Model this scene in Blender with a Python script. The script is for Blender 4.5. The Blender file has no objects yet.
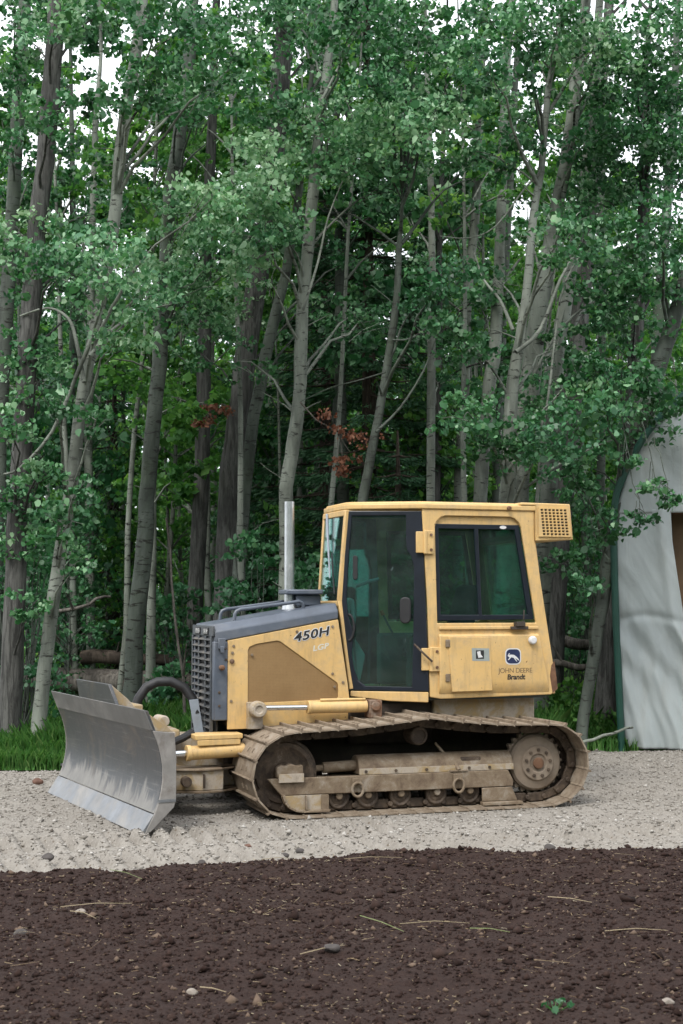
import bpy, bmesh, math, random
import numpy as np
from mathutils import Vector, Matrix

R = math.radians
scene = bpy.context.scene
COL = scene.collection

# ------------------------------------------------------------------ camera
FPX, CAM_H, PITCH = 1450.0, 1.836, math.atan(92 / 1450.0)
cam_d = bpy.data.cameras.new('camera')
cam = bpy.data.objects.new('camera', cam_d)
COL.objects.link(cam)
cam.location = (0, 0, CAM_H)
cam.rotation_euler = (R(90) + PITCH, 0, 0)
cam_d.sensor_fit = 'VERTICAL'
cam_d.sensor_height = 36.0
cam_d.lens = 36.0 * FPX / 1024
cam_d.clip_start = 0.1
cam_d.clip_end = 3000
cam_d.dof.use_dof = True
cam_d.dof.focus_distance = 12.6
cam_d.dof.aperture_fstop = 5.6
scene.camera = cam

# ------------------------------------------------------------------ sky and sun (bright overcast)
SUN_EL, SUN_AZ = 52.0, 205.0
world = bpy.data.worlds.new('World')
scene.world = world
world.use_nodes = True
nt = world.node_tree
nt.nodes.clear()
wo = nt.nodes.new('ShaderNodeOutputWorld')
bg = nt.nodes.new('ShaderNodeBackground')
sky = nt.nodes.new('ShaderNodeTexSky')
hs = nt.nodes.new('ShaderNodeHueSaturation')
sky.sky_type = 'NISHITA'
sky.sun_disc = False
sky.sun_elevation = R(SUN_EL)
sky.sun_rotation = R(SUN_AZ)
sky.dust_density = 3.0
hs.inputs['Saturation'].default_value = 0.22
nt.links.new(sky.outputs[0], hs.inputs['Color'])
tcw = nt.nodes.new('ShaderNodeTexCoord')
cln = nt.nodes.new('ShaderNodeTexNoise'); cln.inputs['Scale'].default_value = 2.2; cln.inputs['Detail'].default_value = 6
nt.links.new(tcw.outputs['Generated'], cln.inputs['Vector'])
clr = nt.nodes.new('ShaderNodeValToRGB')
clr.color_ramp.elements[0].position = 0.3; clr.color_ramp.elements[0].color = (5.0, 5.25, 5.7, 1)
clr.color_ramp.elements[1].position = 0.7; clr.color_ramp.elements[1].color = (6.8, 6.9, 7.2, 1)
nt.links.new(cln.outputs['Fac'], clr.inputs[0])
cmx = nt.nodes.new('ShaderNodeMix'); cmx.data_type = 'RGBA'; cmx.inputs[0].default_value = 0.85
nt.links.new(hs.outputs[0], cmx.inputs[6]); nt.links.new(clr.outputs[0], cmx.inputs[7])
nt.links.new(cmx.outputs[2], bg.inputs[0])
bg.inputs[1].default_value = 0.15
nt.links.new(bg.outputs[0], wo.inputs[0])
sun_d = bpy.data.lights.new('sun', 'SUN')
sun_d.energy = 1.2
sun_d.angle = R(18)
sun_d.color = (1.0, 0.96, 0.90)
sun = bpy.data.objects.new('sun', sun_d)
COL.objects.link(sun)
sd = Vector((math.sin(R(SUN_AZ)) * math.cos(R(SUN_EL)), math.cos(R(SUN_AZ)) * math.cos(R(SUN_EL)), math.sin(R(SUN_EL))))
sun.rotation_euler = sd.to_track_quat('Z', 'Y').to_euler()
scene.view_settings.view_transform = 'Standard'
scene.view_settings.look = 'None'
scene.view_settings.exposure = 1.2
scene.view_settings.gamma = 1.0
scene.render.engine = 'CYCLES'
cy = scene.cycles
cy.max_bounces = 8
cy.diffuse_bounces = 4
cy.glossy_bounces = 3
cy.transmission_bounces = 4
cy.transparent_max_bounces = 12
cy.caustics_reflective = False
cy.caustics_refractive = False
cy.use_denoising = True

# ------------------------------------------------------------------ small helpers
_c, _s = math.cos(PITCH), math.sin(PITCH)


def survey(px, py, Y):
    """A point seen at (px, py) in the picture and standing Y metres away."""
    a, b = (px - 341.5) / FPX, (512 - py) / FPX
    r = Vector((a, _c - b * _s, _s + b * _c))
    return Vector((0, 0, CAM_H)) + r * (Y / r.y)


def tag(o, label=None, cat=None, group=None, kind=None):
    if label: o['label'] = label
    if cat: o['category'] = cat
    if group: o['group'] = group
    if kind: o['kind'] = kind
    return o


def empty(name, loc=(0, 0, 0), rz=0.0, label=None, cat=None, group=None):
    o = bpy.data.objects.new(name, None)
    o.empty_display_size = 0.3
    o.location = loc
    o.rotation_euler = (0, 0, rz)
    COL.objects.link(o)
    return tag(o, label, cat, group)


def copy_tree(o, parent=None):
    c = o.copy()
    COL.objects.link(c)
    if parent: c.parent = parent
    for ch in list(o.children):
        copy_tree(ch, c)
    return c


class MB:
    """Collects boxes, prisms and tubes and links them as one mesh object."""
    def __init__(self):
        self.v, self.f, self.m = [], [], []
        self.mi = 0

    def add(self, vs, fs):
        k = len(self.v)
        self.v += [tuple(p) for p in vs]
        for f in fs:
            self.f.append([i + k for i in f])
            self.m.append(self.mi)

    def box(self, x0, x1, y0, y1, z0, z1, rot=None, piv=None):
        vs = [Vector((x, y, z)) for x in (x0, x1) for y in (y0, y1) for z in (z0, z1)]
        if rot is not None:
            p = Vector(piv) if piv else Vector(((x0 + x1) / 2, (y0 + y1) / 2, (z0 + z1) / 2))
            vs = [p + rot @ (q - p) for q in vs]
        self.add(vs, [(0, 1, 3, 2), (4, 6, 7, 5), (0, 4, 5, 1), (2, 3, 7, 6), (0, 2, 6, 4), (1, 5, 7, 3)])
        return self

    def loft(self, A, B, cap=True):
        n = len(A)
        fs = [(i, (i + 1) % n, n + (i + 1) % n, n + i) for i in range(n)]
        if cap:
            fs += [tuple(range(n - 1, -1, -1)), tuple(range(n, 2 * n))]
        self.add(list(A) + list(B), fs)
        return self

    def prism(self, pts, y0, y1):
        """Outline in (x, z), thick from y0 to y1."""
        return self.loft([(x, y0, z) for x, z in pts], [(x, y1, z) for x, z in pts])

    def slab(self, pts, z0, z1):
        """Outline in (x, y), thick from z0 to z1."""
        return self.loft([(x, y, z0) for x, y in pts], [(x, y, z1) for x, y in pts])

    def beam(self, p0, p1, w, d, side=(0, 1, 0)):
        p0, p1 = Vector(p0), Vector(p1)
        t = (p1 - p0).normalized()
        s = Vector(side)
        s = (s - t * s.dot(t)).normalized()
        u = t.cross(s)
        q = [s * a * w / 2 + u * b * d / 2 for a, b in ((-1, -1), (1, -1), (1, 1), (-1, 1))]
        return self.loft([p0 + k for k in q], [p1 + k for k in q])

    def tube(self, pts, rad, n=10, cap=True, wob=0.0, rng=None):
        pts = [Vector(p) for p in pts]
        if not hasattr(rad, '__len__'): rad = [rad] * len(pts)
        k = len(self.v)
        ref = None
        for i, p in enumerate(pts):
            t = (pts[min(i + 1, len(pts) - 1)] - pts[max(i - 1, 0)]).normalized()
            if ref is None:
                ref = Vector((1, 0, 0)) if abs(t.x) < 0.8 else Vector((0, 1, 0))
            ref = (ref - t * ref.dot(t)).normalized()
            b = t.cross(ref)
            for j in range(n):
                a = 2 * math.pi * j / n
                rr = rad[i] * (1 + (rng.uniform(-wob, wob) if rng else 0))
                self.v.append(tuple(p + (ref * math.cos(a) + b * math.sin(a)) * rr))
        for i in range(len(pts) - 1):
            for j in range(n):
                self.f.append([k + i * n + j, k + i * n + (j + 1) % n, k + (i + 1) * n + (j + 1) % n, k + (i + 1) * n + j])
                self.m.append(self.mi)
        if cap:
            self.f.append([k + j for j in range(n - 1, -1, -1)]); self.m.append(self.mi)
            e = k + (len(pts) - 1) * n
            self.f.append([e + j for j in range(n)]); self.m.append(self.mi)
        return self

    def lathe(self, prof, cx, cz, n=32, ph=0.0):
        """Profile of (radius, y) turned about a y axis through (cx, cz)."""
        k = len(self.v)
        for r, y in prof:
            for j in range(n):
                a = ph + 2 * math.pi * j / n
                self.v.append((cx + r * math.cos(a), y, cz + r * math.sin(a)))
        for i in range(len(prof) - 1):
            for j in range(n):
                self.f.append([k + i * n + j, k + i * n + (j + 1) % n, k + (i + 1) * n + (j + 1) % n, k + (i + 1) * n + j])
                self.m.append(self.mi)
        for i, rev in ((0, True), (len(prof) - 1, False)):
            if prof[i][0] > 1e-4:
                ix = [k + i * n + j for j in range(n)]
                self.f.append(ix[::-1] if rev else ix); self.m.append(self.mi)
        return self

    def mesh(self, name, mats, smooth=True, angle=35, recalc=True):
        me = bpy.data.meshes.new(name)
        me.from_pydata(self.v, [], self.f)
        if not isinstance(mats, (list, tuple)): mats = [mats]
        for m in mats: me.materials.append(m)
        me.polygons.foreach_set('material_index', self.m)
        if recalc:
            bm = bmesh.new(); bm.from_mesh(me)
            bmesh.ops.recalc_face_normals(bm, faces=bm.faces)
            bm.to_mesh(me); bm.free()
        if smooth:
            me.shade_smooth()
            me.set_sharp_from_angle(angle=R(angle))
        me.update()
        return me

    def build(self, name, mats, parent=None, bevel=0.0, segs=2, smooth=True, angle=35):
        o = bpy.data.objects.new(name, self.mesh(name, mats, smooth, angle))
        COL.objects.link(o)
        if parent: o.parent = parent
        if bevel:
            md = o.modifiers.new('bevel', 'BEVEL')
            md.width = bevel; md.segments = segs; md.limit_method = 'ANGLE'; md.angle_limit = R(40)
            md.harden_normals = False
        return o


def plate(name, mats, parent, outer, holes, P0, U, V, t, bevel=0.0):
    """A sheet with holes: outlines in (u, v) on the plane P0 + u U + v V, thick t along U x V (centred)."""
    P0, U, V = Vector(P0), Vector(U).normalized(), Vector(V).normalized()
    N = U.cross(V)
    bm = bmesh.new()
    ed = []
    for loop in [outer] + list(holes):
        vs = [bm.verts.new(P0 + U * a + V * b - N * t / 2) for a, b in loop]
        for i in range(len(vs)):
            ed.append(bm.edges.new((vs[i], vs[(i + 1) % len(vs)])))
    r = bmesh.ops.triangle_fill(bm, use_beauty=True, use_dissolve=False, edges=ed)
    fs = [g for g in r['geom'] if isinstance(g, bmesh.types.BMFace)]
    ex = bmesh.ops.extrude_face_region(bm, geom=fs)
    bmesh.ops.translate(bm, verts=[g for g in ex['geom'] if isinstance(g, bmesh.types.BMVert)], vec=N * t)
    bmesh.ops.recalc_face_normals(bm, faces=bm.faces)
    me = bpy.data.meshes.new(name)
    bm.to_mesh(me); bm.free()
    me.materials.append(mats)
    o = bpy.data.objects.new(name, me)
    COL.objects.link(o)
    if parent: o.parent = parent
    if bevel:
        md = o.modifiers.new('bevel', 'BEVEL')
        md.width = bevel; md.segments = 2; md.limit_method = 'ANGLE'; md.angle_limit = R(50)
    return o


def rounded(x0, x1, z0, z1, r, n=4):
    out = []
    for cx, cz, a0 in ((x1 - r, z1 - r, 0), (x0 + r, z1 - r, 90), (x0 + r, z0 + r, 180), (x1 - r, z0 + r, 270)):
        for i in range(n + 1):
            a = R(a0 + 90 * i / n)
            out.append((cx + r * math.cos(a), cz + r * math.sin(a)))
    return out


def np_mesh(name, verts, faces_flat, per_face, mat, attr=None, smooth=False):
    """Mesh from numpy arrays: every face has per_face corners; attr is one value per face."""
    me = bpy.data.meshes.new(name)
    nf = len(faces_flat) // per_face
    me.vertices.add(len(verts)); me.vertices.foreach_set('co', np.asarray(verts, np.float32).ravel())
    me.loops.add(len(faces_flat)); me.loops.foreach_set('vertex_index', np.asarray(faces_flat, np.int32))
    me.polygons.add(nf)
    me.polygons.foreach_set('loop_start', np.arange(nf, dtype=np.int32) * per_face)
    me.polygons.foreach_set('loop_total', np.full(nf, per_face, np.int32))
    if attr is not None:
        a = me.attributes.new('tint', 'FLOAT', 'FACE')
        a.data.foreach_set('value', np.asarray(attr, np.float32))
    for m in (mat if isinstance(mat, (list, tuple)) else [mat]): me.materials.append(m)
    if smooth: me.polygons.foreach_set('use_smooth', np.ones(nf, bool))
    me.update(calc_edges=True)
    return me


def link(name, me, parent=None):
    o = bpy.data.objects.new(name, me)
    COL.objects.link(o)
    if parent: o.parent = parent
    return o


# ------------------------------------------------------------------ value noise in numpy
_nrng = np.random.default_rng(7)
_tab = _nrng.random((256, 256)).astype(np.float32)


def vnoise(x, y):
    xi, yi = np.floor(x).astype(int), np.floor(y).astype(int)
    fx, fy = x - xi, y - yi
    fx, fy = fx * fx * (3 - 2 * fx), fy * fy * (3 - 2 * fy)
    a, b = _tab[xi % 256, yi % 256], _tab[(xi + 1) % 256, yi % 256]
    c, d = _tab[xi % 256, (yi + 1) % 256], _tab[(xi + 1) % 256, (yi + 1) % 256]
    return (a * (1 - fx) + b * fx) * (1 - fy) + (c * (1 - fx) + d * fx) * fy


def fbm(x, y, oct=4, f=1.0, g=0.5):
    s, a, t = 0, 1.0, 0
    for i in range(oct):
        s = s + a * vnoise(x * f + 17.3 * i, y * f + 5.7 * i)
        t += a; a *= g; f *= 2.03
    return s / t


# ------------------------------------------------------------------ materials
def new_mat(name):
    m = bpy.data.materials.new(name)
    m.use_nodes = True
    t = m.node_tree
    b = t.nodes['Principled BSDF']
    return m, t, b


def N_(t, kind, **kw):
    n = t.nodes.new(kind)
    for k, v in kw.items():
        if k in n.inputs: n.inputs[k].default_value = v
        else: setattr(n, k, v)
    return n


def coords(t, scale=(1, 1, 1), kind='Object'):
    tc = t.nodes.new('ShaderNodeTexCoord')
    mp = t.nodes.new('ShaderNodeMapping')
    mp.inputs['Scale'].default_value = scale
    t.links.new(tc.outputs[kind], mp.inputs['Vector'])
    return mp.outputs[0]


def noise(t, vec, scale, detail=5, rough=0.6, dist=0.0):
    n = N_(t, 'ShaderNodeTexNoise', Scale=scale, Detail=detail, Roughness=rough, Distortion=dist)
    t.links.new(vec, n.inputs['Vector'])
    return n.outputs['Fac']


def ramp(t, fac, stops, interp='LINEAR'):
    r = t.nodes.new('ShaderNodeValToRGB')
    r.color_ramp.interpolation = interp
    el = r.color_ramp.elements
    while len(el) < len(stops): el.new(0.5)
    for e, (p, c) in zip(el, stops):
        e.position = p
        e.color = (*c, 1) if len(c) == 3 else c
    t.links.new(fac, r.inputs[0])
    return r.outputs[0]


def mixc(t, fac, a, b):
    m = t.nodes.new('ShaderNodeMix')
    m.data_type = 'RGBA'
    for s, v in ((0, fac), (6, a), (7, b)):
        if isinstance(v, (int, float)): m.inputs[s].default_value = v
        elif isinstance(v, tuple): m.inputs[s].default_value = (*v, 1)
        else: t.links.new(v, m.inputs[s])
    return m.outputs[2]


def bump(t, b, h, strength=0.3, dist=0.02):
    n = N_(t, 'ShaderNodeBump', Strength=strength, Distance=dist)
    t.links.new(h, n.inputs['Height'])
    t.links.new(n.outputs[0], b.inputs['Normal'])


def flat_mat(name, col, rough=0.5, metal=0.0, var=0.25, scale=8.0, bmp=0.0, dirt=None, dirt_at=(0.5, 0.7), spec=0.5):
    """Plain surface with uneven tone, optional dust or dirt patches."""
    m, t, b = new_mat(name)
    v = coords(t)
    if metal < 0.9: col = tuple(c * 0.76 for c in col)
    n1 = noise(t, v, scale, 6, 0.65)
    lo = tuple(c * (1 - var) for c in col); hi = tuple(min(1, c * (1 + var)) for c in col)
    c = ramp(t, n1, [(0.3, lo), (0.7, hi)])
    if dirt:
        dirt = tuple(c * 0.76 for c in dirt)
        n2 = noise(t, v, scale * 0.45, 8, 0.7, 0.4)
        f = ramp(t, n2, [(dirt_at[0], (0, 0, 0)), (dirt_at[1], (1, 1, 1))])
        c = mixc(t, f, c, dirt)
        rr = ramp(t, f, [(0, (rough,) * 3), (1, (0.9,) * 3)])
        t.links.new(rr, b.inputs['Roughness'])
        if metal:
            mm = ramp(t, f, [(0, (metal,) * 3), (1, (0,) * 3)])
            t.links.new(mm, b.inputs['Metallic'])
    else:
        b.inputs['Roughness'].default_value = rough
        b.inputs['Metallic'].default_value = metal
    b.inputs['Specular IOR Level'].default_value = spec
    t.links.new(c, b.inputs['Base Color'])
    if bmp: bump(t, b, noise(t, v, scale * 4, 8, 0.7), bmp, 0.01)
    return m


DUST = (0.36, 0.31, 0.25)
M = {}


def yellow_paint():
    m, t, b = new_mat('faded_yellow_paint')
    v = coords(t)
    big = noise(t, v, 1.7, 6, 0.6)
    base = ramp(t, big, [(0.3, (0.565, 0.364, 0.137)), (0.7, (0.645, 0.438, 0.19))])
    fine = noise(t, v, 9, 10, 0.75, 0.3)
    dust = ramp(t, fine, [(0.46, (0, 0, 0)), (0.78, (0.7, 0.7, 0.7))])
    c = mixc(t, dust, base, (0.333, 0.2664, 0.1776))
    vs = coords(t, (9, 9, 1.2))
    st = noise(t, vs, 2.2, 6, 0.7)
    c = mixc(t, ramp(t, st, [(0.50, (0, 0, 0)), (0.75, (0.6, 0.6, 0.6))]), c, (0.3256, 0.2294, 0.111))
    ch = noise(t, v, 26, 6, 0.7)
    chip = ramp(t, ch, [(0.665, (0, 0, 0)), (0.69, (1, 1, 1))])
    c = mixc(t, chip, c, (0.074, 0.0407, 0.0222))
    t.links.new(c, b.inputs['Base Color'])
    rr = ramp(t, fine, [(0.3, (0.38,) * 3), (0.8, (0.75,) * 3)])
    t.links.new(rr, b.inputs['Roughness'])
    bump(t, b, noise(t, v, 40, 4, 0.6), 0.06, 0.004)
    return m


def dirty_yellow():
    m, t, b = new_mat('dusty_yellow_paint')
    v = coords(t)
    n = noise(t, v, 4.5, 10, 0.75, 0.5)
    c = ramp(t, n, [(0.30, (0.37, 0.2442, 0.0962)), (0.44, (0.296, 0.222, 0.1258)), (0.54, DUST), (0.78, (0.148, 0.111, 0.074))])
    t.links.new(c, b.inputs['Base Color'])
    b.inputs['Roughness'].default_value = 0.8
    bump(t, b, noise(t, v, 30, 8, 0.7), 0.25, 0.01)
    return m


def track_steel(name='dusty_track_steel', a=(0.2574, 0.2145, 0.1716), b_=(0.156, 0.117, 0.0897), lo=0.36):
    m, t, b = new_mat(name)
    v = coords(t)
    n = noise(t, v, 6.0, 10, 0.75, 0.3)
    c = ramp(t, n, [(lo, b_), (lo + 0.16, a), (lo + 0.34, (0.312, 0.273, 0.2262))])
    n2 = noise(t, v, 35, 5, 0.7)
    c = mixc(t, ramp(t, n2, [(0.6, (0, 0, 0)), (0.75, (0.5,) * 3)]), c, (0.0936, 0.0663, 0.0468))
    t.links.new(c, b.inputs['Base Color'])
    b.inputs['Roughness'].default_value = 0.72
    b.inputs['Metallic'].default_value = 0.15
    bump(t, b, noise(t, v, 45, 8, 0.75), 0.35, 0.008)
    return m


def blade_steel():
    m, t, b = new_mat('worn_blade_steel')
    v = coords(t)                       # x forward, y along the blade, z up
    sp = t.nodes.new('ShaderNodeSeparateXYZ')
    t.links.new(v, sp.inputs[0])
    streak = noise(t, coords(t, (1, 7, 0.8)), 2.0, 8, 0.7, 0.2)
    mott = noise(t, v, 5, 8, 0.7)
    # dried mud: full below about a third of the height, running up in tongues
    tong = noise(t, coords(t, (0.2, 3.4, 0.9)), 2.6, 6, 0.6, 0.4)
    ma = N_(t, 'ShaderNodeMath', operation='MULTIPLY_ADD')
    t.links.new(tong, ma.inputs[0]); ma.inputs[1].default_value = 0.75; ma.inputs[2].default_value = -0.06
    sb = N_(t, 'ShaderNodeMath', operation='SUBTRACT')
    t.links.new(ma.outputs[0], sb.inputs[0]); t.links.new(sp.outputs[2], sb.inputs[1])
    mud = ramp(t, sb.outputs[0], [(0.0, (0, 0, 0)), (0.09, (1, 1, 1))])
    steel = ramp(t, streak, [(0.25, (0.0508, 0.0543, 0.0589)), (0.75, (0.0739, 0.0762, 0.0796))])
    steel = mixc(t, ramp(t, mott, [(0.55, (0, 0, 0)), (0.8, (0.5,) * 3)]), steel, (0.1924, 0.1702, 0.148))
    scr = noise(t, coords(t, (1, 0.5, 16)), 3.0, 6, 0.75, 0.3)
    steel = mixc(t, ramp(t, scr, [(0.56, (0, 0, 0)), (0.70, (0.55,) * 3)]), steel, (0.21, 0.21, 0.205))
    brn = noise(t, v, 2.3, 8, 0.75, 0.6)
    steel = mixc(t, ramp(t, brn, [(0.5, (0, 0, 0)), (0.68, (0.7,) * 3)]), steel, (0.155, 0.125, 0.095))
    mudc = ramp(t, mott, [(0.3, (0.1998, 0.1961, 0.185)), (0.7, (0.2812, 0.2738, 0.2553))])
    mud = ramp(t, mud, [(0.0, (0, 0, 0)), (1.0, (0.8,) * 3)])
    c = mixc(t, mud, steel, mudc)
    t.links.new(c, b.inputs['Base Color'])
    t.links.new(ramp(t, mud, [(0, (0.42,) * 3), (1, (0.85,) * 3)]), b.inputs['Roughness'])
    t.links.new(ramp(t, mud, [(0, (0.3,) * 3), (1, (0.0,) * 3)]), b.inputs['Metallic'])
    bump(t, b, noise(t, v, 30, 8, 0.7), 0.15, 0.006)
    return m


def glass_mat(name, tint, rough=0.01, refl=1.0, film=0.10):
    m, t, b = new_mat(name)
    t.nodes.remove(b)
    out = t.nodes['Material Output']
    tr = N_(t, 'ShaderNodeBsdfTransparent'); tr.inputs[0].default_value = (*tint, 1)
    gl = N_(t, 'ShaderNodeBsdfGlossy', Roughness=rough); gl.inputs[0].default_value = (1, 1, 1, 1)
    df = N_(t, 'ShaderNodeBsdfDiffuse'); df.inputs[0].default_value = (0.30, 0.36, 0.35, 1)
    v = coords(t)
    fm = ramp(t, noise(t, v, 3.5, 8, 0.7, 0.6), [(0.35, (film * 0.35,) * 3), (0.75, (film,) * 3)])
    m0 = t.nodes.new('ShaderNodeMixShader')
    t.links.new(fm, m0.inputs[0]); t.links.new(tr.outputs[0], m0.inputs[1]); t.links.new(df.outputs[0], m0.inputs[2])
    fr = N_(t, 'ShaderNodeFresnel', IOR=1.55)
    mu = N_(t, 'ShaderNodeMath', operation='MULTIPLY'); mu.inputs[1].default_value = refl
    t.links.new(fr.outputs[0], mu.inputs[0])
    mx = t.nodes.new('ShaderNodeMixShader')
    t.links.new(mu.outputs[0], mx.inputs[0]); t.links.new(m0.outputs[0], mx.inputs[1]); t.links.new(gl.outputs[0], mx.inputs[2])
    t.links.new(mx.outputs[0], out.inputs[0])
    return m


def leaf_mat(name, stops, trans=0.3, rough=0.45, spec=0.4, hue=0.0):
    m, t, b = new_mat(name)
    out = t.nodes['Material Output']
    at = N_(t, 'ShaderNodeAttribute', attribute_name='tint')
    oi = t.nodes.new('ShaderNodeObjectInfo')
    mm = N_(t, 'ShaderNodeMath', operation='MULTIPLY_ADD')
    t.links.new(oi.outputs['Random'], mm.inputs[0]); mm.inputs[1].default_value = 0.24; mm.inputs[2].default_value = -0.12
    ad = N_(t, 'ShaderNodeMath', operation='ADD')
    t.links.new(mm.outputs[0], ad.inputs[0]); t.links.new(at.outputs['Fac'], ad.inputs[1])
    c = ramp(t, ad.outputs[0], stops)
    if hue:
        hv = N_(t, 'ShaderNodeHueSaturation')
        nz_ = noise(t, coords(t), 1.3, 3, 0.6)
        hm = N_(t, 'ShaderNodeMath', operation='MULTIPLY_ADD')
        t.links.new(nz_, hm.inputs[0]); hm.inputs[1].default_value = -hue; hm.inputs[2].default_value = 0.5 + hue * 0.42
        t.links.new(hm.outputs[0], hv.inputs['Hue']); t.links.new(c, hv.inputs['Color'])
        c = hv.outputs[0]
    t.links.new(c, b.inputs['Base Color'])
    b.inputs['Roughness'].default_value = rough
    b.inputs['Specular IOR Level'].default_value = spec
    tr = t.nodes.new('ShaderNodeBsdfTranslucent')
    hsv = N_(t, 'ShaderNodeHueSaturation', Saturation=1.15, Value=1.25)
    hsv.inputs['Hue'].default_value = 0.485
    t.links.new(c, hsv.inputs['Color']); t.links.new(hsv.outputs[0], tr.inputs[0])
    mx = t.nodes.new('ShaderNodeMixShader'); mx.inputs[0].default_value = trans
    t.links.new(b.outputs[0], mx.inputs[1]); t.links.new(tr.outputs[0], mx.inputs[2])
    t.links.new(mx.outputs[0], out.inputs[0])
    return m


def bark_mat(name, lo, hi, scar, scar_at=0.62, furrow=0.0, moss=None):
    m, t, b = new_mat(name)
    v = coords(t)
    n = noise(t, coords(t, (2.5, 2.5, 0.5)), 2.2, 8, 0.7)
    c = ramp(t, n, [(0.3, lo), (0.7, hi)])
    sc = noise(t, coords(t, (2.2, 2.2, 9)), 2.2, 6, 0.65, 0.6)
    c = mixc(t, ramp(t, sc, [(scar_at, (0, 0, 0)), (scar_at + 0.07, (1, 1, 1))]), c, scar)
    pt = noise(t, coords(t, (1.6, 1.6, 0.55)), 1.3, 5, 0.6, 0.4)
    c = mixc(t, ramp(t, pt, [(0.46, (0, 0, 0)), (0.60, (0.75,) * 3)]), c, tuple(q * 0.38 for q in lo))
    h = noise(t, v, 30, 8, 0.7)
    if furrow:
        fr = noise(t, coords(t, (16, 16, 1.6)), 1.5, 8, 0.7, 0.8)
        c = mixc(t, ramp(t, fr, [(0.40, (0.85,) * 3), (0.56, (0, 0, 0))]), c, tuple(q * 0.35 for q in lo))
        h = fr
    if moss:
        ms = noise(t, v, 1.2, 6, 0.7)
        c = mixc(t, ramp(t, ms, [(0.5, (0, 0, 0)), (0.7, (0.6,) * 3)]), c, moss)
    t.links.new(c, b.inputs['Base Color'])
    b.inputs['Roughness'].default_value = 0.85
    b.inputs['Specular IOR Level'].default_value = 0.25
    bump(t, b, h, 0.5 if furrow else 0.25, 0.03 if furrow else 0.01)
    return m


M['yellow'] = yellow_paint()
M['yellow_dirty'] = dirty_yellow()
M['track'] = track_steel('dusty_track_steel', (0.1977, 0.1488, 0.0985), (0.112, 0.0758, 0.0481))
M['shoe'] = track_steel('dusty_shoe_steel', (0.2561, 0.2041, 0.1487), (0.1409, 0.1021, 0.0696), 0.36)
M['belly'] = flat_mat('shade_dark_underside', (0.045, 0.033, 0.024), 0.8, 0, 0.4, 6, 0.2, (0.12, 0.095, 0.07), (0.55, 0.8))  # shade under the machine put into the dark base; lighter dirt patches
M['track_dark'] = track_steel('brown_track_steel', (0.0995, 0.0702, 0.0469), (0.0404, 0.0275, 0.0186), 0.44)
M['blade'] = blade_steel()
M['edge'] = flat_mat('scraped_edge_steel', (0.24, 0.255, 0.27), 0.45, 0.5, 0.3, 4, 0.15, (0.42, 0.40, 0.37), (0.45, 0.7))
M['lip'] = flat_mat('lit_lip_steel', (0.19, 0.187, 0.18), 0.55, 0.3, 0.25, 3, 0.1, (0.36, 0.34, 0.31), (0.5, 0.75))  # light on the blade's tilted top strip put into a paler steel
M['endp'] = flat_mat('mottled_end_plate', (0.30, 0.285, 0.265), 0.8, 0.1, 0.25, 5, 0.2, (0.17, 0.145, 0.125), (0.52, 0.66))
M['dark_blue'] = flat_mat('slate_hood_paint', (0.105, 0.125, 0.16), 0.42, 0, 0.2, 5, 0.03, (0.24, 0.24, 0.24), (0.5, 0.95))
M['black'] = flat_mat('black_rubber', (0.018, 0.018, 0.02), 0.6, 0, 0.3, 12, 0.1)
M['gasket'] = flat_mat('black_blue_gasket', (0.012, 0.016, 0.026), 0.35, 0, 0.3, 6)
M['chrome'] = flat_mat('polished_steel', (0.62, 0.63, 0.64), 0.16, 1.0, 0.1, 12)
M['galv'] = flat_mat('galvanised_exhaust', (0.50, 0.52, 0.53), 0.34, 0.9, 0.2, 9, 0.08, (0.32, 0.30, 0.28), (0.55, 0.8))
M['rust'] = flat_mat('rusty_steel', (0.17, 0.085, 0.045), 0.85, 0, 0.4, 12, 0.3, DUST, (0.5, 0.75))
M['grey_paint'] = flat_mat('pale_grey_paint', (0.36, 0.41, 0.47), 0.5, 0, 0.12, 6, 0.03, (0.3, 0.29, 0.27), (0.55, 0.9))
M['white'] = flat_mat('white_enamel', (0.78, 0.78, 0.78), 0.5, 0, 0.06, 20)
M['decal_black'] = flat_mat('decal_black', (0.02, 0.02, 0.022), 0.5, 0, 0.2, 20)
M['decal_blue'] = flat_mat('decal_navy', (0.02, 0.03, 0.09), 0.45, 0, 0.2, 20)
M['decal_pale'] = flat_mat('faded_decal', (0.74, 0.72, 0.62), 0.6, 0, 0.1, 30)
M['decal_brown'] = flat_mat('thin_brown_lettering', (0.16, 0.11, 0.06), 0.6, 0, 0.1, 30)
M['seat'] = flat_mat('seat_fabric', (0.03, 0.032, 0.036), 0.85, 0, 0.3, 20, 0.2)
M['dash'] = flat_mat('pale_teal_dash', (0.55, 0.72, 0.74), 0.6, 0, 0.08, 6)
M['liner'] = flat_mat('cab_lining', (0.10, 0.125, 0.125), 0.8, 0, 0.2, 6)
M['orange'] = flat_mat('orange_knob', (0.65, 0.13, 0.03), 0.5, 0, 0.1, 6)
M['glass'] = glass_mat('green_cab_glass', (0.62, 0.90, 0.86), 0.01, 0.95, 0.09)
M['glass_dark'] = glass_mat('dark_cab_glass', (0.50, 0.78, 0.72), 0.01, 0.5, 0.06)
M['lamp'] = flat_mat('lamp_lens', (0.5, 0.5, 0.5), 0.15, 0.3, 0.2, 30)


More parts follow.
